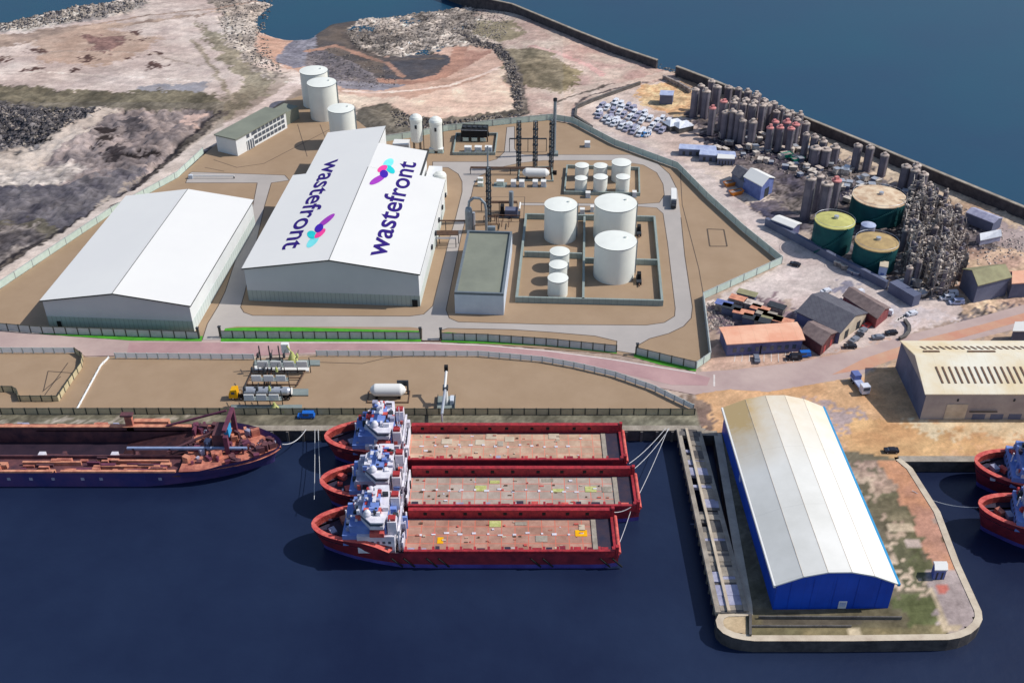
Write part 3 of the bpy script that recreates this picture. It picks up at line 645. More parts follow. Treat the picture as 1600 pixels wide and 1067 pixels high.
slab(s2, ctr+.2, h2+RISE, uR+.4, zR-.4*slope, DR+.6, D3+.4)
MB().box(uR+.41, DR+.6, zR-.6, uR+1.0, D3+.3, zR+.2).build('gutter', 'trim_dark', s2)
mg = MB(); mg.box(uR+1.1, DR+1, 0, uR+6.5, D3-1, 8.5, 0); mg.build('side_annexe', 'white_wall', s2)
MB().lathe(uR+6.6, (DR+D3)/2+2, [(2.6,0),(2.6,8.5),(2.2,9.3),(1.2,9.9),(.01,10.1)], 20).build('vent_drum', 'tank_white', s2)
MB().box(W2-2.6, -.4, 0, W2-.8, .02, 2.6).build('door', 'black', s2)
for k in range(5): MB().box(W2+.05, 30+k*10.5, 5.2, W2+.6, 31.6+k*10.5, 6.6).build('wall_louvre', 'steel_dark', s2)
# lettering and emblem lie on the slopes
def lettering(txt, size, t, name='lettering', mat_='logo_navy', width=None, bold=.03):
    cu = bpy.data.curves.new('c', 'FONT'); cu.body = txt; cu.size = 1; cu.offset = bold; cu.extrude = .01
    ob = bpy.data.objects.new('c', cu); sc.collection.objects.link(ob); bpy.context.view_layer.update()
    me_ = bpy.data.meshes.new_from_object(ob.evaluated_get(bpy.context.evaluated_depsgraph_get()))
    bpy.data.objects.remove(ob); vs = [v.co.copy() for v in me_.vertices]; x1 = max(v.x for v in vs); x0 = min(v.x for v in vs)
    fs = [list(p.vertices) for p in me_.polygons]; k = (width/(x1-x0)) if width else size
    return [((v.x-x0)*k, v.y*size, v.z) for v in vs], fs
def on_slope(side, along0, across0, dirn):
    # text frame: a = reading direction, b = letter-up; returns mapping to shed coordinates
    def f(a, b, z):
        if side == 'R': u = across0-b; v = along0+a; zz = h2+(W2-u)*slope
        else: u = across0+b; v = along0-a; zz = h2+u*slope
        return (u, v, zz+.53+z)
    return f
def ell(cx, cy, rx, ry, ang, n=28):
    c_, s_ = math.cos(ang), math.sin(ang)
    return [(cx+rx*math.cos(6.2832*i/n)*c_-ry*math.sin(6.2832*i/n)*s_, cy+rx*math.cos(6.2832*i/n)*s_+ry*math.sin(6.2832*i/n)*c_) for i in range(n)]
def logo(side, start, end, mirror=1):
    ps, pe = at(*start, h2+2), at(*end, h2+2)
    (ua, va), (ub, vb_) = loc_(o2, ps), loc_(o2, pe); Lg = abs(vb_-va)
    f = on_slope(side, va, (ua+ub)/2, 1)
    vs, fs = lettering('wastefront', Lg*.138, s2, width=Lg, bold=.016)
    MB().add([f(a, b+0, .02+z) for a, b, z in vs], fs).build('lettering', 'logo_navy', s2)
    S = Lg/100*.56; e0 = 82*Lg/100; q0 = 13.2*Lg/100
    em = MB()
    for i, (a, b, ra, rb, an, mi) in enumerate(((22,5,11,5.2,-.1,0),(10,0,8.5,4.6,.45,1),(9,9.5,8.5,4.4,-.2,2),(-14,10,13,4.6,-.35,3),(-1,5.2,8,4.6,.15,4))):
        P = ell(e0+a*S, q0+(b-4)*S*.72, ra*S, rb*S*.8, an)
        if side == 'L': pass
        em.add([f(x, y, .03+.012*i) for x, y in P], [list(range(len(P)))] if True else [], mi)
    em.build('emblem', ['logo_pale','logo_cyan','logo_pink','logo_purple','logo_indigo'], s2)
logo('R', (603,404), (649,256))
logo('L', (511,251), (440,391))
# ---- office ----
hO = 7.5
oa, ob_, oc = at(336,214,hO), at(368,219,hO), at(446,176,hO)
P0 = at(368,219,hO); dv = Vector((oc.x-P0.x, oc.y-P0.y, 0)); Lo = dv.length; ang = math.atan2(dv.y, dv.x)
nL = Vector((-math.sin(ang), math.cos(ang), 0)); Wo = abs((oa-P0).dot(nL)); Wo = max(Wo, 11)
so_ = thing('office_building', 'long white office block with rows of windows and flat grey-green roof', 'office', (P0.x,P0.y,0), ang)
MB().box(0,0,0,Lo,Wo,hO).build('wall', 'white_wall', so_)
MB().box(-.5,-.5,hO,Lo+.5,Wo+.5,hO+.5).build('roof', ['flat_roof'], so_)
MB().box(Lo+1.2,2,0,Lo+12,Wo-1,hO-1.5).build('rear_wing', 'flat_roof', so_)
for fl in range(3):
    for k in range(8):
        x = Lo*.34+k*(Lo*.63/8)
        if fl == 0 and k % 3 == 1: pass
        MB().box(x, -.07, .9+fl*2.35, x+2.3, .1, 2.5+fl*2.35).build('window', 'glass', so_)
for k in range(2): MB().box(Lo*.2+k*3.4, -.07, 5.5, Lo*.2+2+k*3.4, .1, 7).build('window', 'glass', so_)
d_ = MB().box(Lo*.19, -.25, 0, Lo*.32, .05, 4.2).build('entrance', 'glass', so_)
for k in range(3): MB().box(Lo*.19+k*Lo*.13/3, -.3, 0, Lo*.19+k*Lo*.13/3+.4, -.26, 4.2).build('door_frame', 'white_wall', d_)
# ---- grey flat-roofed building ----
hg = 7.5
og = at(710,460,hg); Wg = loc_(og, at(787,463,hg))[0]; Dg = loc_(og, at(731,363,hg))[1]
gb = thing('utility_building', 'flat-roofed building with green-grey roof and parapet, between the hall and the big tanks', 'building', (og.x,og.y,0), G)
MB().box(0,0,0,Wg,Dg,hg).build('wall', 'pale_blue_wall', gb)
MB().box(.8,.8,hg,Wg-.8,Dg-.8,hg+.15).build('roof', 'flat_roof', gb)
pp = MB()
for a in ((0,0,Wg,.8),(0,Dg-.8,Wg,Dg),(0,.81,.8,Dg-.81),(Wg-.8,.81,Wg,Dg-.81)): pp.box(a[0],a[1],hg-.01,a[2],a[3],hg+.9)
pp.build('parapet', 'roof_edge', gb)
MB().box(Wg*.45, Dg+.1, 0, Wg*.62, Dg+1.6, hg+2.2).build('stair_box', 'pipe_grey', gb)
# ---- tanks ----
def tank(cx, ty, rpx, h, label, group=None, n=48, dome=False, base_z=0.0, cat='storage tank', kids=True, mat_='tank_white', top='tank_white'):
    p = at(cx, ty, h); r = rpx/ppm(p, h)
    t = thing('storage_tank', label, cat, (p.x,p.y,base_z), 0, group)
    MB().lathe(0,0,[(r,0),(r,h-base_z)], n, 0, False).build('shell', mat_, t)
    rf = MB(); rf.lathe(0,0,[(r+.12,h-base_z),(r+.12,h-base_z+.25)], n, 1, False)
    rf.lathe(0,0,[(r+.12,h-base_z+.25),(r*.5,h-base_z+.55),(.02,h-base_z+.7)], n, 0); rf.build('roof', [top,'roof_edge' if mat_=='tank_white' else mat_], t)
    if kids:
        MB().lathe(r*.5,r*.2,[(.5,h-base_z+.3),(.5,h-base_z+1.1)], 10).build('roof_hatch', 'tank_white', t)
        ld = MB(); ld.box(r+.35,-.4,.2,r+.45,-.3,h-base_z+.9); ld.box(r+.35,.3,.2,r+.45,.4,h-base_z+.9)
        for k in range(int((h-base_z)/.6)): ld.box(r+.36,-.3,.6+k*.6,r+.44,.3,.68+k*.6)
        ld.box(r+.02,-.5,h-base_z-.3,r+.5,.5,h-base_z-.2); ld.box(r+.02,-.45,1,r+.45,-.4,h-base_z-.2); ld.build('ladder', 'pipe_grey', t)
    return t
HB = hfor(at(960, 440), 376.5)
pC = at(960,438.5)
HB = 13.6
tank(962,376.5,32.5,HB,'big white cylindrical tank standing in front of its equally wide twin', 'large tanks in the walled compound')
tank(962,317.5,32.8,HB,'big white cylindrical tank behind its equally wide twin', 'large tanks in the walled compound')
tank(876.3,320,25.4,HB,'tall white tank, narrowest and left of the three large tanks', 'large tanks in the walled compound')
for i, (x,y,r) in enumerate(((874.6,393.5,15.3),(872.4,414,14.2),(871.8,434.8,15.8))):
    tank(x,y,r,6.3,['small white tank at the back of the file of three, touching the tall tank','middle small white tank of the file of three','small white tank at the front of the file of three'][i], 'small tanks in a file', 32, kids=False)
for i, (x,y,r) in enumerate(((490,111,21.6),(502.5,129.5,22.4),(532.8,170,20.6))):
    tank(x,y,r,16.5,['tall white tank furthest back of the three behind the white hall','tall white tank in the middle of the three behind the white hall','tall white tank nearest the hall roof, shorter looking than its two neighbours'][i], 'tall tanks behind the hall', 44)
for x,y,r,h,l in ((909.4,259,10.6,5.6,'back left'),(938.5,259.5,10.8,5.6,'back middle'),(971,254.5,15,7.5,'widest, back right'),(908,279,9.5,5.6,'narrowest, front left'),(938.5,277,11,6.6,'front middle'),(973.5,277,10.8,6.4,'front right')):
    tank(x,y,r,h,l+' white tank of the six in the small walled compound','tanks in the small compound',28, kids=False)
# slim silos on legs with white caps
for i, (x, yt, r, yb) in enumerate(((652.5,181,9.3,238),(682.5,185,9.8,236))):
    p = at(x, yb); ht = hfor(p, yt); rr = r/ppm(p, ht*.6); zb = 5.5 if i == 0 else 1.2
    t = thing('slim_silo', ['slim white silo on dark legs, left of the pair behind the hall','slim white silo standing lower, right of the pair behind the hall'][i], 'silo', (p.x,p.y,0), 0, 'slim silos')
    MB().lathe(0,0,[(rr*.35,zb-1.2),(rr,zb),(rr,ht-2.4)], 28).build('shell','tank_white',t)
    MB().lathe(0,0,[(rr*1.06,ht-2.3),(rr*1.06,ht-1.2),(rr*.9,ht-.3),(rr*.5,ht+.5),(.02,ht+.8)], 28).build('cap','tank_white',t)
    MB().ob((0,-rr*1.0,ht-5),(.9,.3,1.6)).build('hatch','steel_dark',t)
    for a in range(4): MB().tube((rr*.75*math.cos(a*1.57+.7),rr*.75*math.sin(a*1.57+.7),0),(rr*.75*math.cos(a*1.57+.7),rr*.75*math.sin(a*1.57+.7),zb+1),.22).build('leg','steel_dark',t)
    MB().tube((rr*1.0+.3,0,0),(rr*1.0+.3,0,ht-2),.18).build('ladder','steel_dark',t)
# ---- boxy units ----
def unit(name, x, y, wpx, dpx, hm, label, cat, body, top=None, group=None, rz=G, kids=None):
    p = at(x, y); k = ppm(p); Wm = wpx/k; Dm = (at(x, y-dpx)-p).y
    t = thing(name, label, cat, (p.x,p.y,0), rz, group)
    MB().box(-Wm/2,0,0.12,Wm/2,Dm,hm).build('casing', body, t)
    MB().box(-Wm/2-.1,-.1,hm,Wm/2+.1,Dm+.1,hm+.12).build('lid', top or body, t)
    MB().box(-Wm/2-.25,-.25,0,Wm/2+.25,Dm+.25,.12).build('base', 'slab_grey', t)
    return t, Wm, Dm
u, a, b = unit('plant_shed',626,237,24,8,3.2,'small white flat shed in front of the back fence, left of the slim silos','shed','shade_grey_wall','white_roof')
MB().box(-a/2+1,-.06,.1,-a/2+2.6,.02,2.4).build('door','trim_dark',u)
for x,l in ((674.5,'left'),(688,'right')):
    unit('pump_cabinet',x,240,8,3.5,1.8,'pale cabinet, %s of the two at the foot of the slim silos' % l,'cabinet','fence_green','white_roof','cabinets by the slim silos')
for i,x in enumerate((731,747,763)):
    u,a,b = unit('skid_unit',x,238.5,10.5,3.2,2.3,['leftmost','middle','rightmost'][i]+' of three white skid units in front of the dark cooler bank','equipment unit','pale_blue_wall','white_roof','three units before the cooler')
    MB().box(-a/4,-.05,.5,a/4,.01,1.4).build('panel','fence_green',u)
for i,(x,y,ww) in enumerate(((802,293,7.5),(815,293,7.5),(836,293,7.5),(849,293,7.5))):
    unit('transformer_box',x,y,ww,4,2.4,['first','second','third','fourth'][i]+' from the left of four pale boxes in front of the white horizontal vessel','equipment box','pale_blue_wall','white_roof','boxes below the vessel')
for i,(x,y,ww,l) in enumerate(((918.5,310,7,'between the two compounds, left of the rear big tank'),(991,309,6,'beside the top of the rear big tank'),(909.5,336,7,'between the tall tank and the big tanks'),(925,332,5,'half hidden behind the rear big tank'),(917.5,231,8,'alone in the north corner inside the perimeter fence'))):
    unit('valve_cabinet',x,y,ww,3.5,2.2,'small pale cabinet '+l,'cabinet','pale_blue_wall','white_roof','scattered cabinets')
u,a,b = unit('control_kiosk',781.5,291,11,3.5,2.0,'white topped kiosk on a grey slab right of the lattice mast','kiosk','fence_green','white_roof')
MB().box(-a/2-1.2,-1.4,0,a/2+1.2,b+1.4,.08).build('slab','slab_grey',u)
for i,y in enumerate((285,292)):
    unit('filter_box',750.5,y,8,2.5,1.6,['rear','front'][i]+' of two flat white boxes left of the lattice mast','equipment box','fence_green','white_roof','boxes by the mast')
p = at(741,222); t = thing('cooler_bank','black louvred air cooler bank inside its own low wall behind the hall','cooler',(p.x,p.y,0),G)
k = ppm(p); a = 41/k; MB().box(-a/2,0,2.2,a/2,7,5.4).build('casing','black',t); 
fb_ = MB()
for i in range(5): fb_.lathe(-a/2+a*(i+.5)/5,3.5,[(1.0,5.4),(1.0,5.9)],16)
fb_.build('fan','steel_dark',t)
for i in range(3): MB().box(-a/2+.8+i*a/3,-.3,.4,-a/2+a/3-.6+i*a/3,.1,2.0).build('louvre','fence_green',t)
for sx in (-1,1):
    for y_ in (0.4,6.6): MB().box(sx*a/2-.25,y_-.25,0,sx*a/2+.25,y_+.25,2.2).build('leg','steel_dark',t)
MB().box(-a/2,-.6,5.6,a/2,-.45,5.7).build('rail','silver',t)
# ---- bund walls ----
def bund(name,label,px,hw,wd=.6,extra=()):
    P = A2(px); t = thing(name,label,'bund wall',(P[0][0],P[0][1],0))
    segs = list(zip(P,P[1:]+P[:1]))+[tuple(A2(e)) for e in extra]
    for i,(p,q) in enumerate(segs):
        p,q = Vector((*p,0)),Vector((*q,0)); d=(q-p).normalized()
        if i < len(P): q = q+d*wd/2; p = p+d*wd/2
        else: p = p+d*wd*.52; q = q-d*wd*.52
        MB().beam(p,q,wd,hw).build('wall_run','bund',t,True)
    return t
bund('bund_wall','low wall round the three large and three small white tanks',[(807,472),(1034,477.5),(1022,346),(822,342)],2.2,.8,[((911,476),(913,345)),((817.5,401),(911,404)),((912,411),(1028,414))])
bund('bund_wall','low wall round the six small white tanks',[(882,304),(999,306.5),(998,266.5),(886,263)],1.5,.6)
bund('bund_wall','low wall round the black cooler bank',[(708,242.5),(773,242.5),(777,212),(713,212)],1.3,.5)
bund('bund_wall','low dark kerb wall round the white horizontal vessel',[(810,283),(864,284),(862,262),(812,263)],.6,.5)
# ---- horizontal vessel ----
p = at(837,280); k = ppm(p); Lv = 43/k
t = thing('pressure_vessel','white horizontal pressure vessel on saddles below the three lattice columns','tank',(p.x,p.y,0),G)
def capsule(r, L, z, n=20):
    b_ = MB(); prof = [(-L/2,.02),(-L/2+.25*r,r*.55),(-L/2+.8*r,r*.97),(-L/2+r,r),(L/2-r,r),(L/2-.8*r,r*.97),(L/2-.25*r,r*.55),(L/2,.02)]
    for (x0,r0),(x1,r1) in zip(prof,prof[1:]):
        vs = [(x, rr*math.cos(6.2832*i/n), z+rr*math.sin(6.2832*i/n)) for x,rr in ((x0,r0),(x1,r1)) for i in range(n)]
        b_.add(vs, [(i,(i+1)%n,(i+1)%n+n,i+n)[::-1] for i in range(n)], 0, True)
    return b_
capsule(1.9,Lv,2.9).build('shell','white_roof',t)
for sx in (-1,1): MB().box(sx*Lv*.32-.4,-1.5,0,sx*Lv*.32+.4,1.5,1.6).build('saddle','steel_dark',t)
for k_ in range(3): MB().ob((-Lv*.2+k_*5,5,0),(1.8,1.2,1.6)).build('pump','black',t)
# ---- lattice columns ----
def lattice(name,label,x,yb,yt,wd,cat,group=None,mat_='steel_dark'):
    p = at(x,yb); h = hfor(p,yt); t = thing(name,label,cat,(p.x,p.y,0),G,group)
    for sx,sy in ((-1,-1),(1,-1),(1,1),(-1,1)): MB().box(sx*wd/2-.16,sy*wd/2-.16,0,sx*wd/2+.16,sy*wd/2+.16,h).build('post',mat_,t)
    b_ = MB(); n = int(h/1.6)
    for i in range(n):
        z = i*h/n; z2 = (i+1)*h/n
        for a,b in (((-1,-1),(1,-1)),((1,-1),(1,1)),((-1,1),(1,1)),((-1,-1),(-1,1))):
            b_.tube((a[0]*wd/2,a[1]*wd/2,z2),(b[0]*wd/2,b[1]*wd/2,z2),.1,4)
            b_.tube((a[0]*wd/2,a[1]*wd/2,z),(b[0]*wd/2,b[1]*wd/2,z2),.08,4)
    b_.build('bracing',mat_,t)
    pl = MB()
    for i in range(2,n,2): pl.box(-wd/2-.35,-wd/2-.3,i*h/n-.06,wd/2+.35,wd/2+.3,i*h/n+.06)
    pl.build('platform',mat_,t)
    MB().tube((0,0,0),(0,0,h),.42,8).build('riser','pipe_grey',t)
    return t,h
for i,(x,yb,yt) in enumerate(((810.5,262,190),(836,262,190),(861,264,188))):
    lattice('lattice_column',['left','middle','right'][i]+' of the three dark lattice columns behind the white vessel',x,yb,yt,1.6,'lattice column','three lattice columns')
lattice('lattice_column','single dark lattice column standing alone above the flat grey-green roof',764,346,262,1.5,'lattice column')
p = at(763.2,344); MB_ = MB().tube((p.x,p.y+1.3,hfor(p,264)),(p.x,p.y+1.3,hfor(p,231)),.32,10)
tag(MB_.build('vent_mast','pipe_grey'),'thin grey vent mast rising behind the lone lattice column','mast')
p = at(865.5,242); t = thing('chimney','tall slim grey chimney beside the right lattice column','chimney',(p.x,p.y,0)); hc=hfor(p,154)
MB().lathe(0,0,[(.8,0),(.65,hc)],16).build('flue','pipe_grey',t); MB().lathe(0,0,[(.85,hc-1.2),(.85,hc)],16).build('crown','steel_dark',t)
MB().box(-1.8,-1.8,0,1.8,1.8,1.2).build('base','slab_grey',t)
def pipeway(px, z, label, mat_='steel_brown', r=.22, n=3, sp=.7, legs=True):
    P = [at(x,y,z) for x,y in px]; t = thing('pipe_rack',label,'pipe rack',(P[0].x,P[0].y,0))
    for j in range(n):
        b_ = MB()
        for p,q in zip(P,P[1:]):
            d=(q-p).normalized(); s_=Vector((-d.y,d.x,0))*sp*(j-(n-1)/2); b_.tube(p+s_,q+s_,r,6)
        b_.build('pipe',mat_,t,True)
    if legs:
        for p,q in zip(P,P[1:]):
            m_=max(1,int((q-p).length/7))
            for i in range(m_+1):
                c=p.lerp(q,i/m_); MB().tube((c.x,c.y,0),(c.x,c.y,z),.16,5).build('support','steel_dark',t,True)
    return t
pipeway([(660,345),(732,345)],4.5,'thin brown pipe rack crossing from the hall to the grey cylinder','steel_brown',.16,2)
pipeway([(656,364),(716,364)],4.5,'dark pipe rack between the hall and the grey building','steel_brown',.3,4,.9)
pipeway([(652,372),(712,372)],4.0,'pale pipe rack just below the dark one','silver',.16,2,.8)
pipeway([(735,262),(860,263)],3.0,'long low pipe rack running behind the vessel and lattice mast','steel_brown',.18,3)
pipeway([(796,217),(854,217)],6.0,'horizontal pipe through the three lattice columns','steel_dark',.2,2)
pipeway([(752,316),(808,316)],4.0,'short dark pipe rack behind the pump set','steel_brown',.2,3)
pipeway([(741,352),(778,350),(776,338),(756,338)],3.0,'bent brown pipework at the foot of the lone lattice column','steel_brown',.14,2,.9)
# grey cylinder with the arched duct
p = at(733,362); hy = hfor(p,325); k=ppm(p); r=5.8/k
t = thing('scrubber_column','grey cylinder with domed top and arched duct beside the grey building','process vessel',(p.x,p.y,0),G)
MB().lathe(0,0,[(r,0),(r,hy-1),(r*.75,hy+.1),(.3,hy+.5)],28).build('shell','pipe_grey',t)
b_=MB(); pts=[(0,0,hy+.3),(.3,0,hy+2.6),(2.0,0,hy+4.2),(4.4,0,hy+4.0),(6.2,0,hy+2.0),(6.6,0,hy-.5),(6.6,0,0)]
for a,b in zip(pts,pts[1:]): b_.tube(a,b,.5,10)
b_.build('duct','pipe_grey',t)
MB().lathe(1.9,.3,[(.55,0),(.55,hy-2)],12).build('side_pipe','silver',t)
# pump set right of the lone column
p = at(796,340); t = thing('pump_set','compact dark pump and exchanger set with upright grey stack','pump set',(p.x,p.y,0),G)
MB().box(-4,-1,0,4,5,.4).build('base','steel_dark',t); MB().box(-1.8,0,.4,3.2,3.4,3.0).build('casing','slate_wall',t)
MB().lathe(.4,4.4,[(.9,.4),(.9,9)],14).build('stack','pipe_grey',t); MB().box(-3.6,0,.4,-2.2,2.6,4.6).build('motor','black',t)
for k_ in range(4): MB().tube((-5.5+k_*3.2,-3.2,0),(-5.5+k_*3.2,-3.2,2.6),.15).build('support','steel_brown',t)
MB().tube((-6,-3.2,2.6),(4.4,-3.2,2.6),.2).build('pipe','steel_brown',t)
MB().tube((3.9,-1,4.2),(3.9,4.6,4.2),.35,8).build('pipe','white_roof',t)
MB().tube((-2.4,-5,1.2),(-2.4,-10,1.2),.2).build('pipe','steel_brown',t); MB().tube((.2,-5,1.2),(.2,-10,1.2),.2).build('pipe','steel_brown',t)
for x,y,l in ((1000,352,'upper'),(1000,427,'lower')):
    p = at(x-2,y+14); t=thing('valve_skid','small black valve skid right of the %s big tank' % l,'equipment unit',(p.x,p.y,0),G,'valve skids')
    MB().box(-.9,-2,0,.9,3,1.2).build('base','steel_dark',t); MB().box(-.7,0,1.2,.7,2.2,3.2).build('casing','black',t)
    MB().tube((0,-3.6,.6),(0,-2,.6),.25).build('pipe','steel_brown',t)
# ---- fences ----
def fence(label, px, h, mat_, pitch=6.0, post='post_dark', thick=.1, name='fence', rail=True, leg=.0, pw=.16, top=None, group=None):
    P=[Vector((*p,0)) for p in A2(px)]; t=thing(name,label,'fence',(P[0].x,P[0].y,0),0,group)
    b_=MB(); r_=MB()
    for i,(p,q) in enumerate(zip(P,P[1:])):
        d=(q-p).normalized(); a=Vector((p.x,p.y,leg)); b=Vector((q.x,q.y,leg))
        b_.beam(a,b-d*.02,thick,h-leg)
        r_.beam((p.x,p.y,h),(q.x,q.y,h),thick+.12,.14)
    b_.build('panel',mat_,t,True); r_.build('top_rail',top or post,t,True)
    T=sum((q-p).length for p,q in zip(P,P[1:])); n=min(95,int(T/pitch)+1); pitch=T/n
    pst=None; dist=0; i=0; acc=0
    segs=[(p,q,(q-p).length) for p,q in zip(P,P[1:])]
    for k in range(n+1):
        s_=min(k*pitch,T-.01); a=0
        for p,q,l in segs:
            if s_<=a+l: c=p.lerp(q,(s_-a)/l); break
            a+=l
        if pst is None: pst=MB().box(-pw,-pw,0,pw,pw,h+.25).build('post',post,t); o=pst
        else: o=pst.copy(); sc.collection.objects.link(o); o.parent=t
        o.location=(c.x-t.location.x,c.y-t.location.y,0)
    return t
fence('pale green mesh fence along the sandy track on the west side',[(-104,513),(0,451),(177,332.5),(278,277.5),(318,240)],2.6,'fence_green',9,'fence_dark',.12)
fence('pale green mesh fence round the north side of the site behind the silos',[(600,222),(650,214),(700,204.5),(790,194.5),(862,187.5),(895,193),(960,227.5)],2.8,'fence_green',9,'fence_dark',.12)
fence('green mesh fence running down beside the pale works road',[(960,227.5),(1058,263.5),(1105,311.5),(1160,361.5),(1221,411.5)],2.8,'fence_green',8,'fence_dark',.12,top='fence_dark')
fence('pale green fence dropping from the east point of the site to the scrap yard',[(1221,412),(1098,468)],2.8,'fence_green',8,'fence_dark',.12)
fence('dark green fence along the east edge beside the orange-roofed building',[(1098,468),(1109,560)],2.8,'fence_dark',8,'fence_dark',.2)
fence('short pale fence closing the south-east corner by the end of the lawn',[(1109.5,561),(1087.5,576.5)],2.6,'fence_green',6,'fence_dark',.12)
fence('grey fence in front of the plain white warehouse',[(-60,513.5),(0,515.5),(60,520.5),(311,529)],2.6,'fence_dark',4,'post_dark')
fence('grey fence in front of the processing hall, between two gateways',[(346,528),(657,530)],2.6,'fence_dark',4,'post_dark')
fence('grey fence in front of the large tanks, between two gateways',[(690,531),(760,533),(860,540),(963,550.5)],2.6,'fence_dark',4,'post_dark')
fence('grey fence along the short lawn at the south-east corner',[(993,553.5),(1040,565),(1086.5,576)],2.6,'fence_dark',4,'post_dark')
for x,y,l in ((345,526,'left post of the gateway beside the hall'),(657,528,'left gate post of the middle gateway'),(689,529,'right gate post of the middle gateway'),(995,553,'gate post at the right-hand gateway'),(311,528,'gate post at the corner of the plain warehouse')):
    p=at(x,y); t=thing('gate_post','dark '+l,'gate post',(p.x,p.y,0)); MB().box(-.35,-.35,0,.35,.35,3.8).build('shaft','post_dark',t); MB().box(-.5,-.5,3.8,.5,.5,4.0).build('cap','steel_dark',t)
fence('white panel fence at the far left beside the public road',[(-110,551.5),(118,552)],2.0,'fence_white',3.4,'fence_dark',.1,leg=.3)
fence('dark palisade fence turning round the enclosure at the far left of the quay',[(118,552),(130,560),(128,575),(108,603),(92,627),(30,627),(28,616),(20,612),(-110,612)],2.0,'fence_olive',3.2,'post_dark',.08)
fence('white panel fence left of the loading station',[(181,560),(397,562)],2.0,'fence_white',3.4,'fence_dark',.1,leg=.3)
fence('long white panel fence curving beside the pink road to the quay corner',[(495,556.5),(750,557),(850,566),(900,575),(960,589),(1020,610),(1083,641)],2.0,'fence_white',3.4,'fence_dark',.1,leg=.3)
fence('low white fence slanting across the quay',[(170,560),(158,572),(121,640)],.5,'fence_white',3.0,'fence_white',.1)
fence('long olive railing along the dock edge of the quay',[(-130,647),(300,647),(700,647.5),(1085,648)],2.1,'fence_olive',3.6,'post_dark',.12)
p=at(318,279); t=thing('site_barrier','long white boom barrier at the west entrance','barrier',(p.x,p.y,0),0)
MB().box(-4.5,-.2,.9,13,.2,1.4).build('boom','white_roof',t); MB().box(-6,-.6,0,-4.4,.6,1.6).build('housing','pale_blue_wall',t)
MB().box(12.6,-.25,0,13,.25,.9).build('rest','steel_dark',t)
# ---- vehicles ----
def wheels(t,xs,y,r=.5,w_=.35):
    for x in xs:
        for s in (-1,1):
            b_=MB(); b_.tube((x,s*y-w_/2,r),(x,s*y+w_/2,r),r,14); o=b_.build('wheel','tyre',t)
            MB().tube((x,s*(y+w_/2+.01),r),(x,s*(y+w_/2+.03),r),r*.5,10).build('rim','silver',o)
def tanker(label,loc,rz,cabm,tankm,cat='tanker lorry',name='tanker_lorry',L=13.5,s=1.0):
    t=thing(name,label,cat,loc,rz)       # cab towards -x
    c=MB(); x0=-L/2-.6
    c.add([(x0,-1.25,.7),(x0+2.6,-1.25,.7),(x0+2.6,1.25,.7),(x0,1.25,.7),(x0+.1,-1.2,2.1),(x0+2.6,-1.2,2.1),(x0+2.6,1.2,2.1),(x0+.1,1.2,2.1),(x0+.7,-1.15,3.4),(x0+2.6,-1.15,3.7),(x0+2.6,1.15,3.7),(x0+.7,1.15,3.4)],
      [(0,1,5,4),(1,2,6,5),(2,3,7,6),(3,0,4,7),(4,5,9,8),(5,6,10,9),(6,7,11,10),(7,4,8,11),(8,9,10,11),(3,2,1,0)])
    cb=c.build('cab',cabm,t)
    MB().add([(x0+.08,-1.05,2.2),(x0+.08,1.05,2.2),(x0+.62,1.0,3.3),(x0+.62,-1.0,3.3)],[(3,2,1,0)]).build('windscreen','glass',cb)
    for q in (-1,1): MB().box(x0+.9,q*1.26-.02,2.1,x0+1.9,q*1.26+.02,2.9).build('side_window','glass',cb)
    MB().box(x0+2.4,-.5,.6,L/2,.5,1.1).build('chassis','black',t)
    n=18; b_=capsule(1.3,L-2.8,2.5); b_.v=[(x+1.5,y,z) for x,y,z in b_.v]; tk=b_.build('tank',tankm,t)
    for k in range(4): MB().lathe(-2.6+k*2.6+1,0,[(.35,3.7),(.35,4.0)],10).build('hatch','steel_dark',tk)
    MB().tube((L/2+.02,0,2.5),(L/2+.1,0,2.5),1.15,18).build('end_plate','white_roof',t)
    wheels(t,(x0+1.2,x0+3.6,L/2-1,L/2-2.4,L/2-3.8),1.05); return t
p=at(410,622); tanker('tanker lorry with bright yellow cab and silver tank at the loading station',(p.x,p.y,.18),R(0),'yellow','silver',L=18)
t_=bpy.data.objects[-1] if False else None
p=at(1055,326); t=thing('box_lorry','white box lorry with dark cab driving down the site ring road','lorry',(p.x,p.y+6,.03),R(83)); t.scale=(.82,.82,.82)
MB().box(-5.2,-1.3,1.1,7,1.3,4).build('box_body','white_roof',t); cb=MB().box(-8.4,-1.2,.6,-5.6,1.2,3.3).build('cab','car_dark',t)
MB().box(-8.44,-1.1,1.9,-8.41,1.1,3).build('windscreen','glass',cb); MB().box(-8,-.4,.5,7,.4,1.08).build('chassis','black',t); wheels(t,(-7.2,-3,4,5.4),1.05)
# white tank container on the quay
p=at(607,620); t=thing('transfer_tank','short white horizontal tank on saddles inside a kerb, middle of the quay','tank',(p.x,p.y,0),0)
k=ppm(p); capsule(1.9,57/k,2.6).build('shell','white_roof',t)
for s in (-1,1): MB().box(s*3.4-.35,-1.4,.15,s*3.4+.35,1.4,1.3).build('saddle','black',t)
MB().box(-6,-3,0,6.2,2.6,.14).build('slab','site_earth',t)
for a in ((-6.1,-3.1,6.3,-2.9),(-6.1,2.5,6.3,2.7),(-6.1,-2.9,-5.9,2.5),(6.1,-2.9,6.3,2.5)): MB().box(a[0],a[1],0,a[2],a[3],.4).build('kerb','steel_brown',t)
MB().box(2.6,1.6,2.8,6,2.2,4.6).build('pipework','steel_dark',t); MB().tube((5.8,1.2,.2),(5.8,1.2,5),.3).build('pipe','steel_dark',t)
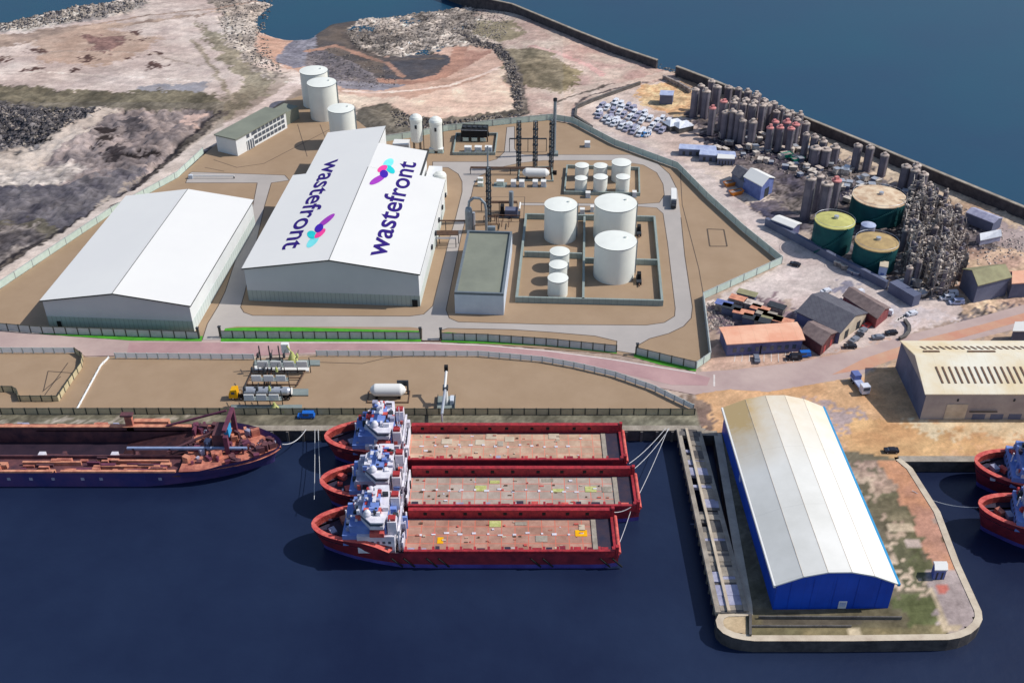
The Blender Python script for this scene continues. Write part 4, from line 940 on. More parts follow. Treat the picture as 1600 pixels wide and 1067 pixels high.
# loading station round the yellow tanker
p=at(412,622)
def rig(label,px,py,wid,n,group):
    p=at(px,py); t=thing('loading_gantry',label,'loading gantry',(p.x,p.y,0),0,group)
    MB().box(-wid/2,-.9,2.6,wid/2,.9,2.8).build('walkway','slab_grey',t)
    for k in range(n+1): 
        x=-wid/2+wid*k/n; MB().box(x-.12,-.12,0,x+.12,.12,5.6).build('post','steel_dark',t)
        if k<n:
            a=MB().box(x+.3,-1.3,2.9,x+wid/n-.5,-.95,5.0).build('panel','white_roof',t)
            MB().tube((x+.5,0,5.6),(x+.5,2.4,6.8),.13).build('loading_arm','steel_dark',t)
            MB().lathe(x+.5,0,[(.4,5.6),(.45,6.6),(.1,7.4)],10).build('arm_head','lime' if k==n-1 else 'steel_dark',t)
    return t
rig('loading gantry with white panels behind the yellow tanker',445,582,16,4,'loading gantries')
rig('smaller loading gantry just behind the tanker body',424,604,11,3,'loading gantries')
rig('loading gantry in front of the yellow tanker with pale green head',413,634,11,3,'loading gantries')
for i,(x0,x1,y0,y1,m_) in enumerate(((398,500,564,572,'slab_grey'),(398,483,573,581,'white_roof'),(361,472,634,645,'slab_grey'),(452,482,609,619,'slab_grey'))):
    b_=MB().prism(A2([(x0,y1),(x1,y1),(x1,y0),(x0,y0)]),.0,.45,0)
    tag(b_.build('loading_platform',m_),['long grey platform slab behind the rear gantry','white kerb slab below the rear gantry','grey platform slab in front of the tanker by the dock railing','short grey slab just behind the tanker rear'][i],'platform','platform slabs at the loading station')
fr=thing('pipework_rack','brown rectangular pipe frame between the rear and middle gantries','pipe frame',at(430,600))
for a in (((395,579),(477,579)),((477,579),(465,601)),((465,601),(385,601)),((385,601),(395,579)),((390,590),(470,590)),((418,575),(416,604)),((424,575),(422,604))):
    q0,q1=at(*a[0],.8),at(*a[1],.8); MB().tube(q0,q1,.22).build('pipe','steel_brown',fr,True)
for x in (410,425,440):
    q0=at(x,578); MB().tube((q0.x,q0.y,0),(q0.x,q0.y,9),.2,6).build('standpipe','steel_dark',fr,True)
p=at(458,566); t=thing('hose_reel','pale lime-green hose reel and swivel on the rear platform','hose reel',(p.x,p.y,.45))
MB().lathe(0,0,[(1.6,0),(1.6,.5),(1.1,1.6),(.3,3.6)],16).build('drum','lime',t); MB().box(-3.5,1.5,2,-1.2,3,5.2).build('canopy','white_roof',t); MB().tube((0,0,3),(-2,2,5),.25).build('arm','lime',t)
p=at(430,641); t=thing('hose_reel','pale lime-green hose reel on the front platform','hose reel',(p.x,p.y,.45))
MB().lathe(0,0,[(1.2,0),(1.2,.5),(.6,1.4),(.3,2.4)],16).build('drum','lime',t); MB().tube((0,0,1.4),(3,-2,.4),.2).build('arm','lime',t)
# marine loading arm
p=at(697,631); t=thing('marine_loading_arm','tall white marine loading arm on the quay edge reaching over the red ship','loading arm',(p.x,p.y,0))
MB().box(-3.5,-3,0,3.5,4,.4).build('base','slab_grey',t); MB().lathe(0,0,[(.9,.4),(.8,9)],16).build('riser','white_roof',t)
MB().box(-1.0,-1.0,8.8,1.0,1.2,10.2).build('swivel','steel_dark',t); ah=MB().tube((0,0,9.6),(-.6,-12,7.6),.55,10).build('outboard_arm','silver',t)
MB().tube((-.2,0,9.8),(.2,5.5,14.5),.5,10).build('inboard_arm','white_roof',t); MB().box(-.6,4.8,13.8,.8,6.2,16.6).build('counterweight','black',t)
MB().tube((-.6,-12,7.6),(-.6,-12.4,3.6),.35,8).build('drop_hose','silver',t)
for s in (-1,1): MB().box(s*3.3-.1,-2.9,.4,s*3.3+.1,3.9,1.6).build('handrail','steel_dark',t)
MB().box(1.6,-1,.4,3,2,3).build('control_box','pale_blue_wall',t)
t.scale=(.78,.9,.62)
# ================= existing buildings =================
def corners(px, z=0): return [at(x,y,z) for x,y in px]
def quad_shed(name,label,cat,px,he,hr,wall,roof,axis='v',ov=.4,walls=None,group=None,th=.3,gable=None):
    # px: FL,FR,BR,BL ground corners in the photograph; axis v = ridge runs front to back, u = ridge runs left to right
    C=[Vector((p.x,p.y)) for p in corners(px)]; t=thing(name,label,cat,(C[0].x,C[0].y,0),0,group)
    FL,FR,BR,BL=C
    if axis=='v': m0,m1=(FL+FR)/2,(BL+BR)/2
    else: m0,m1=(FL+BL)/2,(FR+BR)/2
    b_=MB(); P=lambda p,z:(p.x,p.y,z)
    for (a,b) in ((FL,FR),(FR,BR),(BR,BL),(BL,FL)):
        b_.add([P(a,0),P(b,0),P(b,he),P(a,he)],[(0,1,2,3)])
    if axis=='v': b_.add([P(FL,he),P(FR,he),P(m0,hr)],[(0,1,2)]); b_.add([P(BR,he),P(BL,he),P(m1,hr)],[(0,1,2)])
    else: b_.add([P(BL,he),P(FL,he),P(m0,hr)],[(0,1,2)]); b_.add([P(FR,he),P(BR,he),P(m1,hr)],[(0,1,2)])
    b_.build('wall',wall,t,True)
    r_=MB(); cc=(FL+FR+BR+BL)/4
    def sl(a,b,c,d):                     # a,b eaves; c,d ridge
        e=((a+b)/2-(c+d)/2).normalized()*ov; g=(b-a).normalized()*ov; dz=-(hr-he)/max(.1,((a+b)/2-(c+d)/2).length)*ov
        vs=[P(a+e-g,he+dz),P(b+e+g,he+dz),P(c+g,hr),P(d-g,hr)]; vs=vs+[(x,y,z+th) for x,y,z in vs]
        r_.add(vs,[(3,2,1,0),(4,5,6,7),(0,1,5,4),(1,2,6,5),(2,3,7,6),(3,0,4,7)])
    if axis=='v': sl(BL,FL,m0,m1); sl(FR,BR,m1,m0)
    else: sl(FL,FR,m1,m0); sl(BR,BL,m0,m1)
    r_.build('roof',roof,t,True)
    t['_']=0; del t['_']
    return t,C,(m0,m1)
def openings(t,a,b,z0,z1,n,frac,mat_='black',nm='window',off=.06,start=.05,end=.95):
    d=(b-a); L=d.length; e=d.normalized(); nn=Vector((e.y,-e.x))
    for k in range(n):
        s0=L*(start+(end-start)*(k+.5-frac/2)/n); s1=L*(start+(end-start)*(k+.5+frac/2)/n)
        p=a+e*s0; q=a+e*s1; vs=[(p.x+nn.x*off,p.y+nn.y*off,z0),(q.x+nn.x*off,q.y+nn.y*off,z0),(q.x+nn.x*off,q.y+nn.y*off,z1),(p.x+nn.x*off,p.y+nn.y*off,z1)]
        vs+=[(x-nn.x*.3,y-nn.y*.3,z) for x,y,z in vs]
        MB().add(vs,[(0,1,2,3),(1,0,4,5),(3,2,6,7),(0,3,7,4),(2,1,5,6)]).build(nm,mat_,t,True)
# ---- blue dock shed with curved white roof ----
bF0,bF1=at(1200,952),at(1391,952); hb=hfor(bF0,913); bB=at(1132,639,hb); Y0,Y1=bF0.y,bB.y
X0=at(1215,913,hb).x; X1=at(1399,911.5,hb).x; Wb=X1-X0; XB0=at(1133,639,hb).x; ang=math.atan2(-(XB0-X0),(Y1-Y0))
t=thing('dock_shed','huge blue dockside shed with curved white roof filling the pier','shed',(X0,Y0,0),ang); Db=math.hypot(XB0-X0,Y1-Y0)
ha=hfor(Vector(((X0+X1)/2,Y0,0)),893)-hb
NS=5; arc=[(Wb*i/NS, hb+ha*(1-((2*i/NS-1)**2))) for i in range(NS+1)]
for v,nm in ((0,'gable_wall'),(Db,'gable_wall')):
    b_=MB(); vs=[(0,v,0),(Wb,v,0)]+[(x,v,z) for x,z in arc[::-1]]; b_.add(vs,[list(range(len(vs)))[::(1 if v==0 else -1)]]); b_.build(nm,'blue_wall',t)
for x,s in ((0,-1),(Wb,1)):
    b_=MB(); b_.add([(x,0,0),(x,Db,0),(x,Db,hb),(x,0,hb)],[(0,1,2,3) if s>0 else (3,2,1,0)]); b_.build('side_wall','blue_wall_side',t)
b_=MB()
arc2=[(-.5,hb-.1)]+arc[1:-1]+[(Wb+.5,hb-.1)]
for i in range(NS):
    (xa,za),(xb,zb)=arc2[i],arc2[i+1]
    for ya,yb,mi in ((-.5,Db+.5,0),):
        b_.add([(xa,ya,za+.35),(xb,ya,zb+.35),(xb,yb,zb+.35),(xa,yb,za+.35)],[(0,1,2,3)],mi)
    b_.add([(xa,-.5,za),(xb,-.5,zb),(xb,-.5,zb+.35),(xa,-.5,za+.35)],[(0,1,2,3)],0); b_.add([(xa,Db+.5,za),(xb,Db+.5,zb),(xb,Db+.5,zb+.35),(xa,Db+.5,za+.35)],[(3,2,1,0)],0)
rf=b_.build('roof','arch_roof',t)
m_=MATS['arch_roof']; N=m_.node_tree.nodes; lk=m_.node_tree.links; bs=N['Principled BSDF']; src=bs.inputs['Base Color'].links[0].from_socket
tc=N.new('ShaderNodeTexCoord'); sx=N.new('ShaderNodeSeparateXYZ'); lk.new(tc.outputs['Object'],sx.inputs[0])
mr=N.new('ShaderNodeMapRange'); mr.inputs['From Min'].default_value=Db*.55; mr.inputs['From Max'].default_value=Db*1.02; lk.new(sx.outputs[1],mr.inputs['Value'])
mx_=N.new('ShaderNodeMapRange'); mx_.inputs['From Min'].default_value=Wb*.12; mx_.inputs['From Max'].default_value=Wb*.42; mx_.inputs['To Min'].default_value=1; mx_.inputs['To Max'].default_value=.35; lk.new(sx.outputs[0],mx_.inputs['Value'])
nz=N.new('ShaderNodeTexNoise'); nz.inputs['Scale'].default_value=.16; nz.inputs['Detail'].default_value=8; nz.inputs['Roughness'].default_value=.7; lk.new(tc.outputs['Object'],nz.inputs['Vector'])
m1=N.new('ShaderNodeMath'); m1.operation='MULTIPLY'; lk.new(mr.outputs[0],m1.inputs[0]); lk.new(mx_.outputs[0],m1.inputs[1])
m2=N.new('ShaderNodeMath'); m2.operation='MULTIPLY'; lk.new(m1.outputs[0],m2.inputs[0]); lk.new(nz.outputs['Fac'],m2.inputs[1])
m3=N.new('ShaderNodeMath'); m3.operation='MULTIPLY'; m3.use_clamp=True; m3.inputs[1].default_value=2.6; lk.new(m2.outputs[0],m3.inputs[0])
mm_=N.new('ShaderNodeMix'); mm_.data_type='RGBA'; lk.new(m3.outputs[0],mm_.inputs[0]); lk.new(src,mm_.inputs[6]); mm_.inputs[7].default_value=lin((216,186,134)); lk.new(mm_.outputs[2],bs.inputs['Base Color'])
MB().box(Wb+.5,-.5,hb-.5,Wb+1.1,Db+.5,hb+.22).build('gutter','blue_trim',t); MB().box(-1.0,-.5,hb-.5,-.5,Db+.5,hb+.22).build('gutter','white_roof',t)
for i in (1,2,3,4): MB().box(arc2[i][0]-.05,-.5,arc2[i][1]+.34,arc2[i][0]+.05,Db+.4,arc2[i][1]+.39).build('roof_seam','concrete_pale',rf)
d_=MB().box(Wb*.56,-.12,.2,Wb*.56+1.9,.05,2.6).build('door','white_roof',t); MB().box(Wb*.56+.2,-.16,.9,Wb*.56+1.7,-.121,2.3).build('door_pane','roof_blue_white',d_)
MB().box(-.12,Db*.62,3.2,.05,Db*.62+1.4,4.8).build('wall_vent','roof_blue_white',t)
for k in range(5): MB().box(Wb*(.12+.19*k)-.06,-.08,0,Wb*(.12+.19*k)+.06,.02,hb+ha*.45).build('downpipe','blue_wall_side',t)
# ---- cream warehouse on the right ----
t,C,m=quad_shed('warehouse','cream roofed warehouse with rows of small rust-brown skylights at the right edge','warehouse',[(1437,655),(1800,655),(1800,573),(1399,573)],9.3,13.2,'beige_wall','cream_roof','u',.5)
FLc,FRc,BRc,BLc=C; L_=(FRc-FLc).length
b_=MB(); b_.add([(BLc.x-.04,BLc.y,0),(FLc.x-.04,FLc.y,0),(FLc.x-.04,FLc.y,9.2),(BLc.x-.04,BLc.y,9.2)],[(0,1,2,3)]); b_.build('end_cladding','slate_wall',t,True)
hD=(BLc-FLc).length/2
Dv=BLc-FLc
def slopept(u,v):                       # v 0..1 front to back
    p=FLc+(FRc-FLc)*u+Dv*v; z=9.3+(13.2-9.3)*(1-abs(2*v-1))+.33; return (p.x,p.y,z)
for (v0,v1,px0,px1,n,wd) in ((.12,.34,.08,1,26,.0075),(.70,.80,.055,1,28,.0085)):
    for k in range(n):
        u0=.075+k*(.028)+ (0 if v0<.5 else -.012); sk=-.010
        a_,b2,c2,d2=slopept(u0,v0),slopept(u0+wd,v0),slopept(u0+wd+sk,v1),slopept(u0+sk,v1)
        vs=[a_,b2,c2,d2]; vs=[(x,y,z+.02) for x,y,z in vs]+[(x,y,z+.16) for x,y,z in vs]
        MB().add(vs,[(4,5,6,7),(0,1,5,4),(1,2,6,5),(2,3,7,6),(3,0,4,7)]).build('skylight','rust_skylight',t,True)
for s0,s1 in ((.045,.115),(.24,.36)):
    a_,b2,c2,d2=slopept(s0,.60),slopept(s1,.60),slopept(s1,.635),slopept(s0,.635); vs=[a_,b2,c2,d2]; vs=[(x,y,z+.02) for x,y,z in vs]+[(x,y,z+.3) for x,y,z in vs]
    MB().add(vs,[(4,5,6,7),(0,1,5,4),(1,2,6,5),(2,3,7,6),(3,0,4,7)]).build('ridge_vent','rust_skylight',t,True)
openings(t,FLc,FRc,0.1,5.6,1,1,'concrete_pale','sliding_door',.15,.10,.19)
openings(t,FLc,FRc,3.0,3.25,1,1,'steel_dark','canopy',.6,.20,.32)
openings(t,FLc,FRc,.1,1.9,5,.7,'slate_wall','bay_door',.1,.21,.6); openings(t,FLc,FRc,6.6,7.4,2,.03,'steel_dark','wall_lamp',.2,.02,.5)
# small blue and white building behind it
t,C,m=quad_shed('small_building','small blue-sided building with bright white roof behind the cream warehouse','building',[(1577,539),(1640,539),(1640,524),(1580,526)],5.5,7,'slate_wall','white_roof','u')
# ---- slate shed, brown shed, brick hut, orange-roofed building ----
t,C,m=quad_shed('slate_shed','large slate-grey roofed shed with a pale gable end and blue side','shed',[(1309,537),(1350,506),(1286,474),(1243,504)],4.2,7.0,'blue_grey_wall','slate_roof','v')
t.name='slate_shed'
b_=MB(); p,q=C[1],C[0]; mm=(p+q)/2; nn=Vector(((p-q).normalized().y,-(p-q).normalized().x))*.08
b_.add([(q.x+nn.x,q.y+nn.y,0),(p.x+nn.x,p.y+nn.y,0),(p.x+nn.x,p.y+nn.y,4.1),(mm.x+nn.x,mm.y+nn.y,6.7),(q.x+nn.x,q.y+nn.y,4.1)],[(0,1,2,3,4)]); b_.build('gable_cladding','concrete_pale',t,True)
openings(t,C[0],C[1],0.1,3.2,2,.3,'steel_dark','door',.16)
quad_shed('brown_shed','long narrow brown-roofed shed with dark red end wall, right of the slate shed','shed',[(1367,513),(1386,497),(1331,466),(1315,478)],4,5.6,'brick_red','brown_roof','v')
t,C,m=quad_shed('brick_hut','dark brick hut with weathered brown roof between slate shed and orange-roofed building','building',[(1281,556),(1303,536),(1268,520),(1250,535)],4.2,5.8,'brick_dark','brown_roof','v')
openings(t,C[0],C[1],.1,2.6,2,.3,'car_red','door')
quad_shed('lean_to','narrow lean-to with rusty orange roof along the slate shed','shed',[(1300,536),(1306,533),(1267,508),(1262,511)],3.0,3.4,'slate_wall','orange','v',.1)
t,C,m=quad_shed('orange_roofed_building','low building with pinkish orange roof and blue-grey walls by the car park','building',[(1135,556),(1251,549),(1240,524),(1124,532)],4.6,5.2,'blue_grey_wall','orange_roof','u',.6)
openings(t,C[0],C[1],1.2,2.8,9,.5,'glass','window'); openings(t,C[0],C[1],.1,3.2,1,.07,'black','door',.1,.3,.6)
b_=MB(); 
# white workshop with blue sides, flat white kiosk building, long sheds
t,C,m=quad_shed('workshop','small workshop with brilliant white roof and blue walls among the works','workshop',[(1187,314),(1206,301),(1180,288),(1160,299)],6.5,8.5,'wall_blue','white_roof','v')
openings(t,C[0],C[1],.1,4,1,.4,'steel_dark','door')
quad_shed('dark_shed','dark grey roofed shed adjoining the white-roofed workshop','shed',[(1160,299),(1176,287),(1156,276),(1142,286)],4.5,6.5,'slate_wall','slate_roof','v')
quad_shed('long_roof','long white flat roofed store beside the works road, below the grey silos','store',[(1237,371),(1248,364),(1216,352),(1205,358)],4,4.5,'blue_grey_wall','white_roof','v')
quad_shed('moss_shed','shed with mossy green-tan roof right of the steelwork towers','shed',[(1520,475),(1570,462),(1545,444),(1498,450)],7.5,10,'slate_wall','moss_roof','u')
quad_shed('rust_shed','shed with pink and rust patched roof at the right edge','shed',[(1575,466),(1640,462),(1630,444),(1572,448)],6,8,'slate_wall','orange_roof','u')
for i,(pxs,l,rm) in enumerate((([(1060,243),(1118,246),(1116,239),(1062,236)],'upper long low shed with pale blue-white roof north of the yard','roof_blue_white'),([(1092,252),(1148,256),(1146,248),(1094,245)],'lower long low shed with blue-white roof north of the yard','roof_blue_white'),([(1120,258),(1146,259),(1146,253),(1121,251)],'short white-roofed shed at the end of the long low sheds','white_roof'))):
    t,C,m=quad_shed('low_shed',l,'shed',pxs,3.0,3.6,'slate_wall',rm,'u',.2,group='long low sheds'); openings(t,C[0],C[1],.3,2,5,.4,'steel_dark','door')
t,C,m=quad_shed('blue_roofed_store','small store with pale blue roof beside the white vans','store',[(1030,163),(1050,164),(1052,157),(1032,156)],4.5,5.4,'slate_wall','roof_blue_white','u',.2)
quad_shed('arched_shelter','pale grey arched shelter by the right end of the sea wall','shelter',[(1530,384),(1562,377),(1556,371),(1524,377)],2.2,4,'super_grey','silver','u',.2)
quad_shed('long_canopy','long grey canopy with white posts by the sea wall at the right','shelter',[(1548,364),(1562,356),(1520,340),(1506,347)],4,5,'slate_wall','super_grey','v',.2)
# pier hut
t,C,m=quad_shed('pier_hut','small white-roofed hut with blue front on the pier beside the red mat','hut',[(1457,905),(1475,905),(1473,893),(1455,893)],3.2,3.7,'wall_blue','white_roof','u',.2); openings(t,C[0],C[1],.1,2.3,2,.3,'steel_dark','door')
# jetty
t=thing('jetty','long narrow concrete jetty of cross beams and slabs left of the blue shed','jetty',at(1070,668))
Lf=[Vector(p) for p in A2([(1060,670),(1122,957)],.4)]; Rt=[Vector(p) for p in A2([(1092,673),(1166,955)],.4)]
for s in (0,1):
    a_,b2=(Lf if s==0 else Rt); MB().beam((a_.x,a_.y,-.6),(b2.x,b2.y,-.6),1.2,1.3).build('edge_beam','concrete',t,True)
dk=(Rt[0]-Lf[0]); 
n=46
for k in range(n):
    f=(k+.5)/n; a_=Lf[0].lerp(Lf[1],f); b2=Rt[0].lerp(Rt[1],f); w_=random.choice((1.0,1.8,2.9,3.2,3.3)); lo=random.choice((0,.1,.4,.45)); 
    p=a_.lerp(b2,lo); MB().beam((p.x,p.y,-.35),(b2.x,b2.y,-.35),w_,.9+random.uniform(-.15,.2)).build('slab',random.choice(('concrete','super_grey','concrete','concrete_dark')),t,True)
a_,b2=Lf[0].lerp(Rt[0],.38),Lf[1].lerp(Rt[1],.38); MB().beam((a_.x,a_.y,.5),(b2.x,b2.y,.5),.7,.6).build('service_pipe','concrete_pale',t,True)
for k in range(22):
    f=k/21
    for E_ in (Lf,Rt):
        c=E_[0].lerp(E_[1],f); MB().tube((c.x,c.y,-9),(c.x,c.y,-.5),.45,8).build('pile','concrete_dark',t,True)
# kerb walls on the pier
for i,(px,wd,h_,l) in enumerate((([(1172,962),(1172,994)],.6,.8,'short upright kerb beside the left end of the pier'),([(1185,966),(1408,967)],.35,.9,'long low rail wall in front of the blue shed'),([(1174,979),(1330,979)],.4,.5,'low kerb across the grass at the pier end'))):
    P=A2(px); tag(MB().beam((*P[0],0),(*P[1],0),wd,h_).build('low_wall','concrete_dark'),l,'low wall')
# ---- green tanks and concrete silos ----
def gtank(cx,ty,r,yb,top,label,body='green_tank',seg=56):
    p=at(cx,yb)                         # nearest foot of the shell
    k=ppm(p); rr=r/k
    for _ in range(4): h=hfor(Vector((p.x,p.y+rr,0)),ty); rr=r/ppm(Vector((p.x,p.y+rr,0)),h)
    c=Vector((at(cx,ty,h).x,p.y+rr)); t=thing('green_tank' if body=='green_tank' else 'storage_tank',label,'storage tank',(c.x,c.y,0))
    MB().lathe(0,0,[(rr,0),(rr,h)],seg,0,False).build('shell',body,t)
    MB().lathe(0,0,[(rr+.1,h),(rr+.1,h+.3),(rr*.5,h+.8),(.02,h+1.1)],seg).build('roof',top,t)
    if rr>6:
        MB().lathe(rr*.06,.3,[(.9,h+1),(.9,h+2)],12).build('roof_hatch','silver',t)
        for z in (h*.33,h*.66): MB().lathe(0,0,[(rr+.15,z),(rr+.15,z+.25)],seg,0,False).build('stiffening_ring',body,t)
        b_=MB(); 
        for q in range(26):
            a=-2.6+1.5*q/26; b_.ob(((rr+.5)*math.cos(a),(rr+.5)*math.sin(a),h*q/26),(.8,rr*.065,.25+h/26),a)
        b_.build('stair',body,t)
        rl=MB()
        for q in range(36):
            a=6.2832*q/36; b=6.2832*(q+1)/36; rl.tube((rr*math.cos(a),rr*math.sin(a),h+1.2),(rr*math.cos(b),rr*math.sin(b),h+1.2),.07,4)
        rl.build('guard_rail','silver',t)
    return t
gtank(1374,308,41,357,'top_cream','largest green tank with cream and rust speckled top')
gtank(1304.5,345.5,30.5,402,'top_yellow','green tank with yellow-green top and white hatch, left of the others')
gtank(1370,379,33,430,'top_tan','dark green tank with tan top in front of the largest one')
gtank(1352,408,15,423,'green_tank','small all-green tank at the foot of the tan-topped tank')
gtank(1357,352,11,368,'roof_blue_white','small silvery domed tank between the green tanks','super_grey')
def block(name,label,cat,x,yb,yt,wpx,d,body,top,group=None,rz=-.35):
    p=at(x,yb); h=hfor(p,yt); w_=wpx/ppm(p,h/2); t=thing(name,label,cat,(p.x,p.y+d/2,0),rz,group)
    MB().box(-w_/2,-d/2,0,w_/2,d/2,h).build('body',body,t); MB().box(-w_/2-.1,-d/2-.1,h,w_/2+.1,d/2+.1,h+.3).build('roof',top,t)
    return t,w_,h
t,w_,h=block('kiosk_tower','pale blue and white box tower at the foot of the yellow-topped green tank','tower',1287,396,380,10,3.5,'roof_blue_white','silo_cap'); MB().box(-.6,-1.85,h*.3,.6,-1.7,h*.8).build('door','wall_blue',t)
t,w_,h=block('kiosk_tower','cream-topped lavender box tower by the long works wall','tower',1379,440,418,12,4,'roof_blue_white','concrete_pale'); MB().box(-.6,-2.1,h*.2,.6,-1.95,h*.6).build('door','wall_blue',t)
def silo(x,yb,yt,rpx,label,group,cap='silo_cap',nm='grey_silo'):
    p=at(x,yb); h=hfor(p,yt); rr=rpx/ppm(p,h/2); t=thing(nm,label,'silo',(p.x,p.y+rr,0),0,group)
    MB().lathe(0,0,[(rr,0),(rr,h)],20,0,False).build('shell','silo_grey',t)
    b_=MB(); b_.lathe(0,0,[(rr+.2,h),(rr+.2,h+.5),(rr*.9,h+.7)],20); b_.ob((random.uniform(-.4,.4),0,h+.7),(rr*.9,rr*.7,random.uniform(.4,1.3)),.4)
    b_.build('cap',cap,t); MB().box(rr-.1,-.3,0,rr+.4,.3,h+.2).build('ladder','scaffold_pale',t); return t
G1='the cluster of grey silos left of the green tanks'
for i,(x,yb,yt,r,l) in enumerate(((1258,346,283,7.5,'tallest-looking grey silo with pale pink cap, left in the cluster behind the yellow-topped tank'),(1284,350,292,8.5,'grey silo with white cap in the middle of the cluster behind the yellow-topped tank'),(1300,334,286,7,'grey silo with reddish cap, right in the cluster behind the yellow-topped tank'),(1272,334,279,7,'grey silo at the back of the cluster behind the yellow-topped tank'))):
    silo(x,yb,yt,r,l,G1,['silo_cap','silo_cap','silo_cap_red','silo_cap'][i])
G2='grey silos of the big northern cluster'
spots=[(1083,186,143,5.5,0),(1100,188,146,6,0),(1117,180,139,6,0),(1092,178,137,5,0),(1108,172,130,5,0)]
for a,b,n,dx in (((1110,212,170),(1125,206,163),2,0),((1130,218,178),(1150,222,180),3,0),((1128,204,164),(1186,212,170),5,0),((1146,196,156),(1190,206,168),4,0),((1156,226,190),(1172,230,192),2,0),((1200,238,202),(1232,240,206),3,1),((1208,228,194),(1240,230,196),3,1),((1196,204,170),(1256,228,198),5,0),((1176,190,154),(1246,216,184),6,0),((1136,172,140),(1180,186,152),4,0),((1256,250,216),(1282,252,222),3,0)):
    for k in range(n):
        f=k/(n-1) if n>1 else 0; spots.append((a[0]+(b[0]-a[0])*f+random.uniform(-1.5,1.5),a[1]+(b[1]-a[1])*f+random.uniform(-1,1),a[2]+(b[2]-a[2])*f+random.uniform(-3,2),random.uniform(4.5,6),1 if dx else (random.random()<.06)))
for i,(x,yb,yt,r,c) in enumerate(spots):
    silo(x,yb,yt,r,'tall grey silo with reddish cap in the dense northern cluster below the sea wall' if c else 'tall grey silo with pale cap in the dense northern cluster below the sea wall',G2+(' with reddish caps' if c else ''),'silo_cap_red' if c else 'silo_cap')
for i in range(26):
    x=random.uniform(1405,1500); y0=random.uniform(300,430)
    if x<1418 and y0<345: continue
    silo(x,y0+20,y0-8+random.uniform(-6,8),random.uniform(3,5.5),'slender grey silo standing among the steelwork towers right of the green tanks','slender silos among the steelwork')
G3='row of three slender silos by the sea wall'
for i,(x,yb,yt) in enumerate(((1335,268,231),(1354,270,234),(1377,279,246))): silo(x,yb,yt,6,['left','middle','right'][i]+' of the three slender grey silos in front of the sea wall',G3)
for i,(x,yb,yt,r) in enumerate(((1272,262,236,8),(1288,262,238,8),(1302,258,234,7))): silo(x,yb,yt,r,['left','middle','right'][i]+' squat silo in the dark group left of the three slender ones','squat dark silos')
for i,(x,yb,yt,r) in enumerate(((1410,300,264,7),(1424,304,270,7),(1438,306,276,7),(1428,290,262,6))): silo(x,yb,yt,r,['leftmost','second from left','rightmost','rearmost'][i]+' silo in the group between the cream-topped tank and the sea wall','silos behind the cream-topped tank')
# heaped open steelwork right of the green tanks: many scaffold stacks
def stack(seed):
    rng=random.Random(seed); t=thing('steelwork_tower','upright grey tower of vessels and open steelwork in the mass right of the green tanks','tower',(0,0,0),0,'steelwork towers right of the green tanks')
    h=rng.uniform(8,13); w_=2.0
    for sx,sy in ((-1,-1),(1,-1),(1,1),(-1,1)): MB().box(sx*w_-.16,sy*w_-.16,0,sx*w_+.16,sy*w_+.16,h*rng.uniform(.8,1)).build('post','scaffold',t)
    b_=MB(); n=int(h/1.5)
    for q in range(3):
        x,y,r_=rng.uniform(-1.6,1.6),rng.uniform(-1.6,1.6),rng.uniform(.35,.95); hh=h*rng.uniform(.55,1.1)
        v_=MB().lathe(x,y,[(r_,0),(r_,hh-.5),(r_*.5,hh)],12).build('vessel',rng.choice(('scaffold','scaffold_pale','silo_grey','silo_grey')),t); MB().lathe(x,y,[(r_*1.3,hh*.6),(r_*1.3,hh*.6+.15)],10).build('collar','scaffold_pale',v_)
    for i in range(n):
        z=.6+i*1.5
        for q in range(4): MB_=b_.ob((rng.uniform(-w_,w_),rng.uniform(-w_,w_),z),(rng.uniform(.3,1.2),rng.uniform(.3,1.2),rng.uniform(.2,.9)),rng.uniform(0,3),rng.randint(0,1))
        for (p0,p1) in (((-w_,-w_),(w_,-w_)),((w_,-w_),(w_,w_)),((-w_,-w_),(-w_,w_))): b_.tube((*p0,z),(*p1,z+(1.5 if i%2 else 0)),.12,4,rng.randint(0,1))
    b_.build('fittings',['scaffold','scaffold_pale'],t); return t
protos=[stack(k) for k in range(6)]; used_=set()
spots=[]
poly=[(1402,318),(1440,312),(1480,330),(1500,352),(1510,380),(1506,420),(1490,448),(1455,462),(1420,440),(1398,420),(1405,370)]
ys=318
while ys<462:
    xs=1394+random.uniform(0,6)
    while xs<1515:
        if inside(np.array([xs]),np.array([ys]),poly)[0]: spots.append((xs+random.uniform(-3,3),ys+random.uniform(-1.5,1.5)))
        xs+=21+random.uniform(-2,6)
    ys+=12.5
for i,(x,y) in enumerate(spots):
    p=at(x,y+4); o=protos[i] if i<6 else dup(protos[i%6],(p.x,p.y,0))
    o.location=(p.x,p.y,0); o.rotation_euler.z=random.uniform(-.4,.4)
    s_=random.uniform(.8,1.15); o.scale=(s_,s_,random.uniform(.7,1.25))
# clutter on the works yard: machines and crates (each a thing)
def crate(i):
    t=thing('plant_crate','','crate',(0,0,0)); w_,d_,h_=random.uniform(1.8,4),random.uniform(1.8,3),random.uniform(1,2.6); m_=random.choice(('concrete','silo_cap','scaffold_pale','slate_wall','van_white','scaffold','slate_wall','scaffold_pale'))
    MB().box(-w_/2,-d_/2,0,w_/2,d_/2,h_).build('body',m_,t); MB().box(-w_/2-.1,-d_/2-.1,h_,w_/2+.1,d_/2+.1,h_+.15).build('lid',random.choice(('silo_cap','scaffold_pale','silver')),t); return t
cps=[crate(i) for i in range(8)]
for i,c in enumerate(cps): c['label']='weathered crate or skip lying among the machinery of the works yard'; c['group']='crates and skips in the works yard'
cpoly=[(1100,205),(1140,200),(1250,215),(1330,262),(1400,300),(1330,330),(1300,280),(1240,275),(1200,262),(1120,235)]
n=0; cnt=0
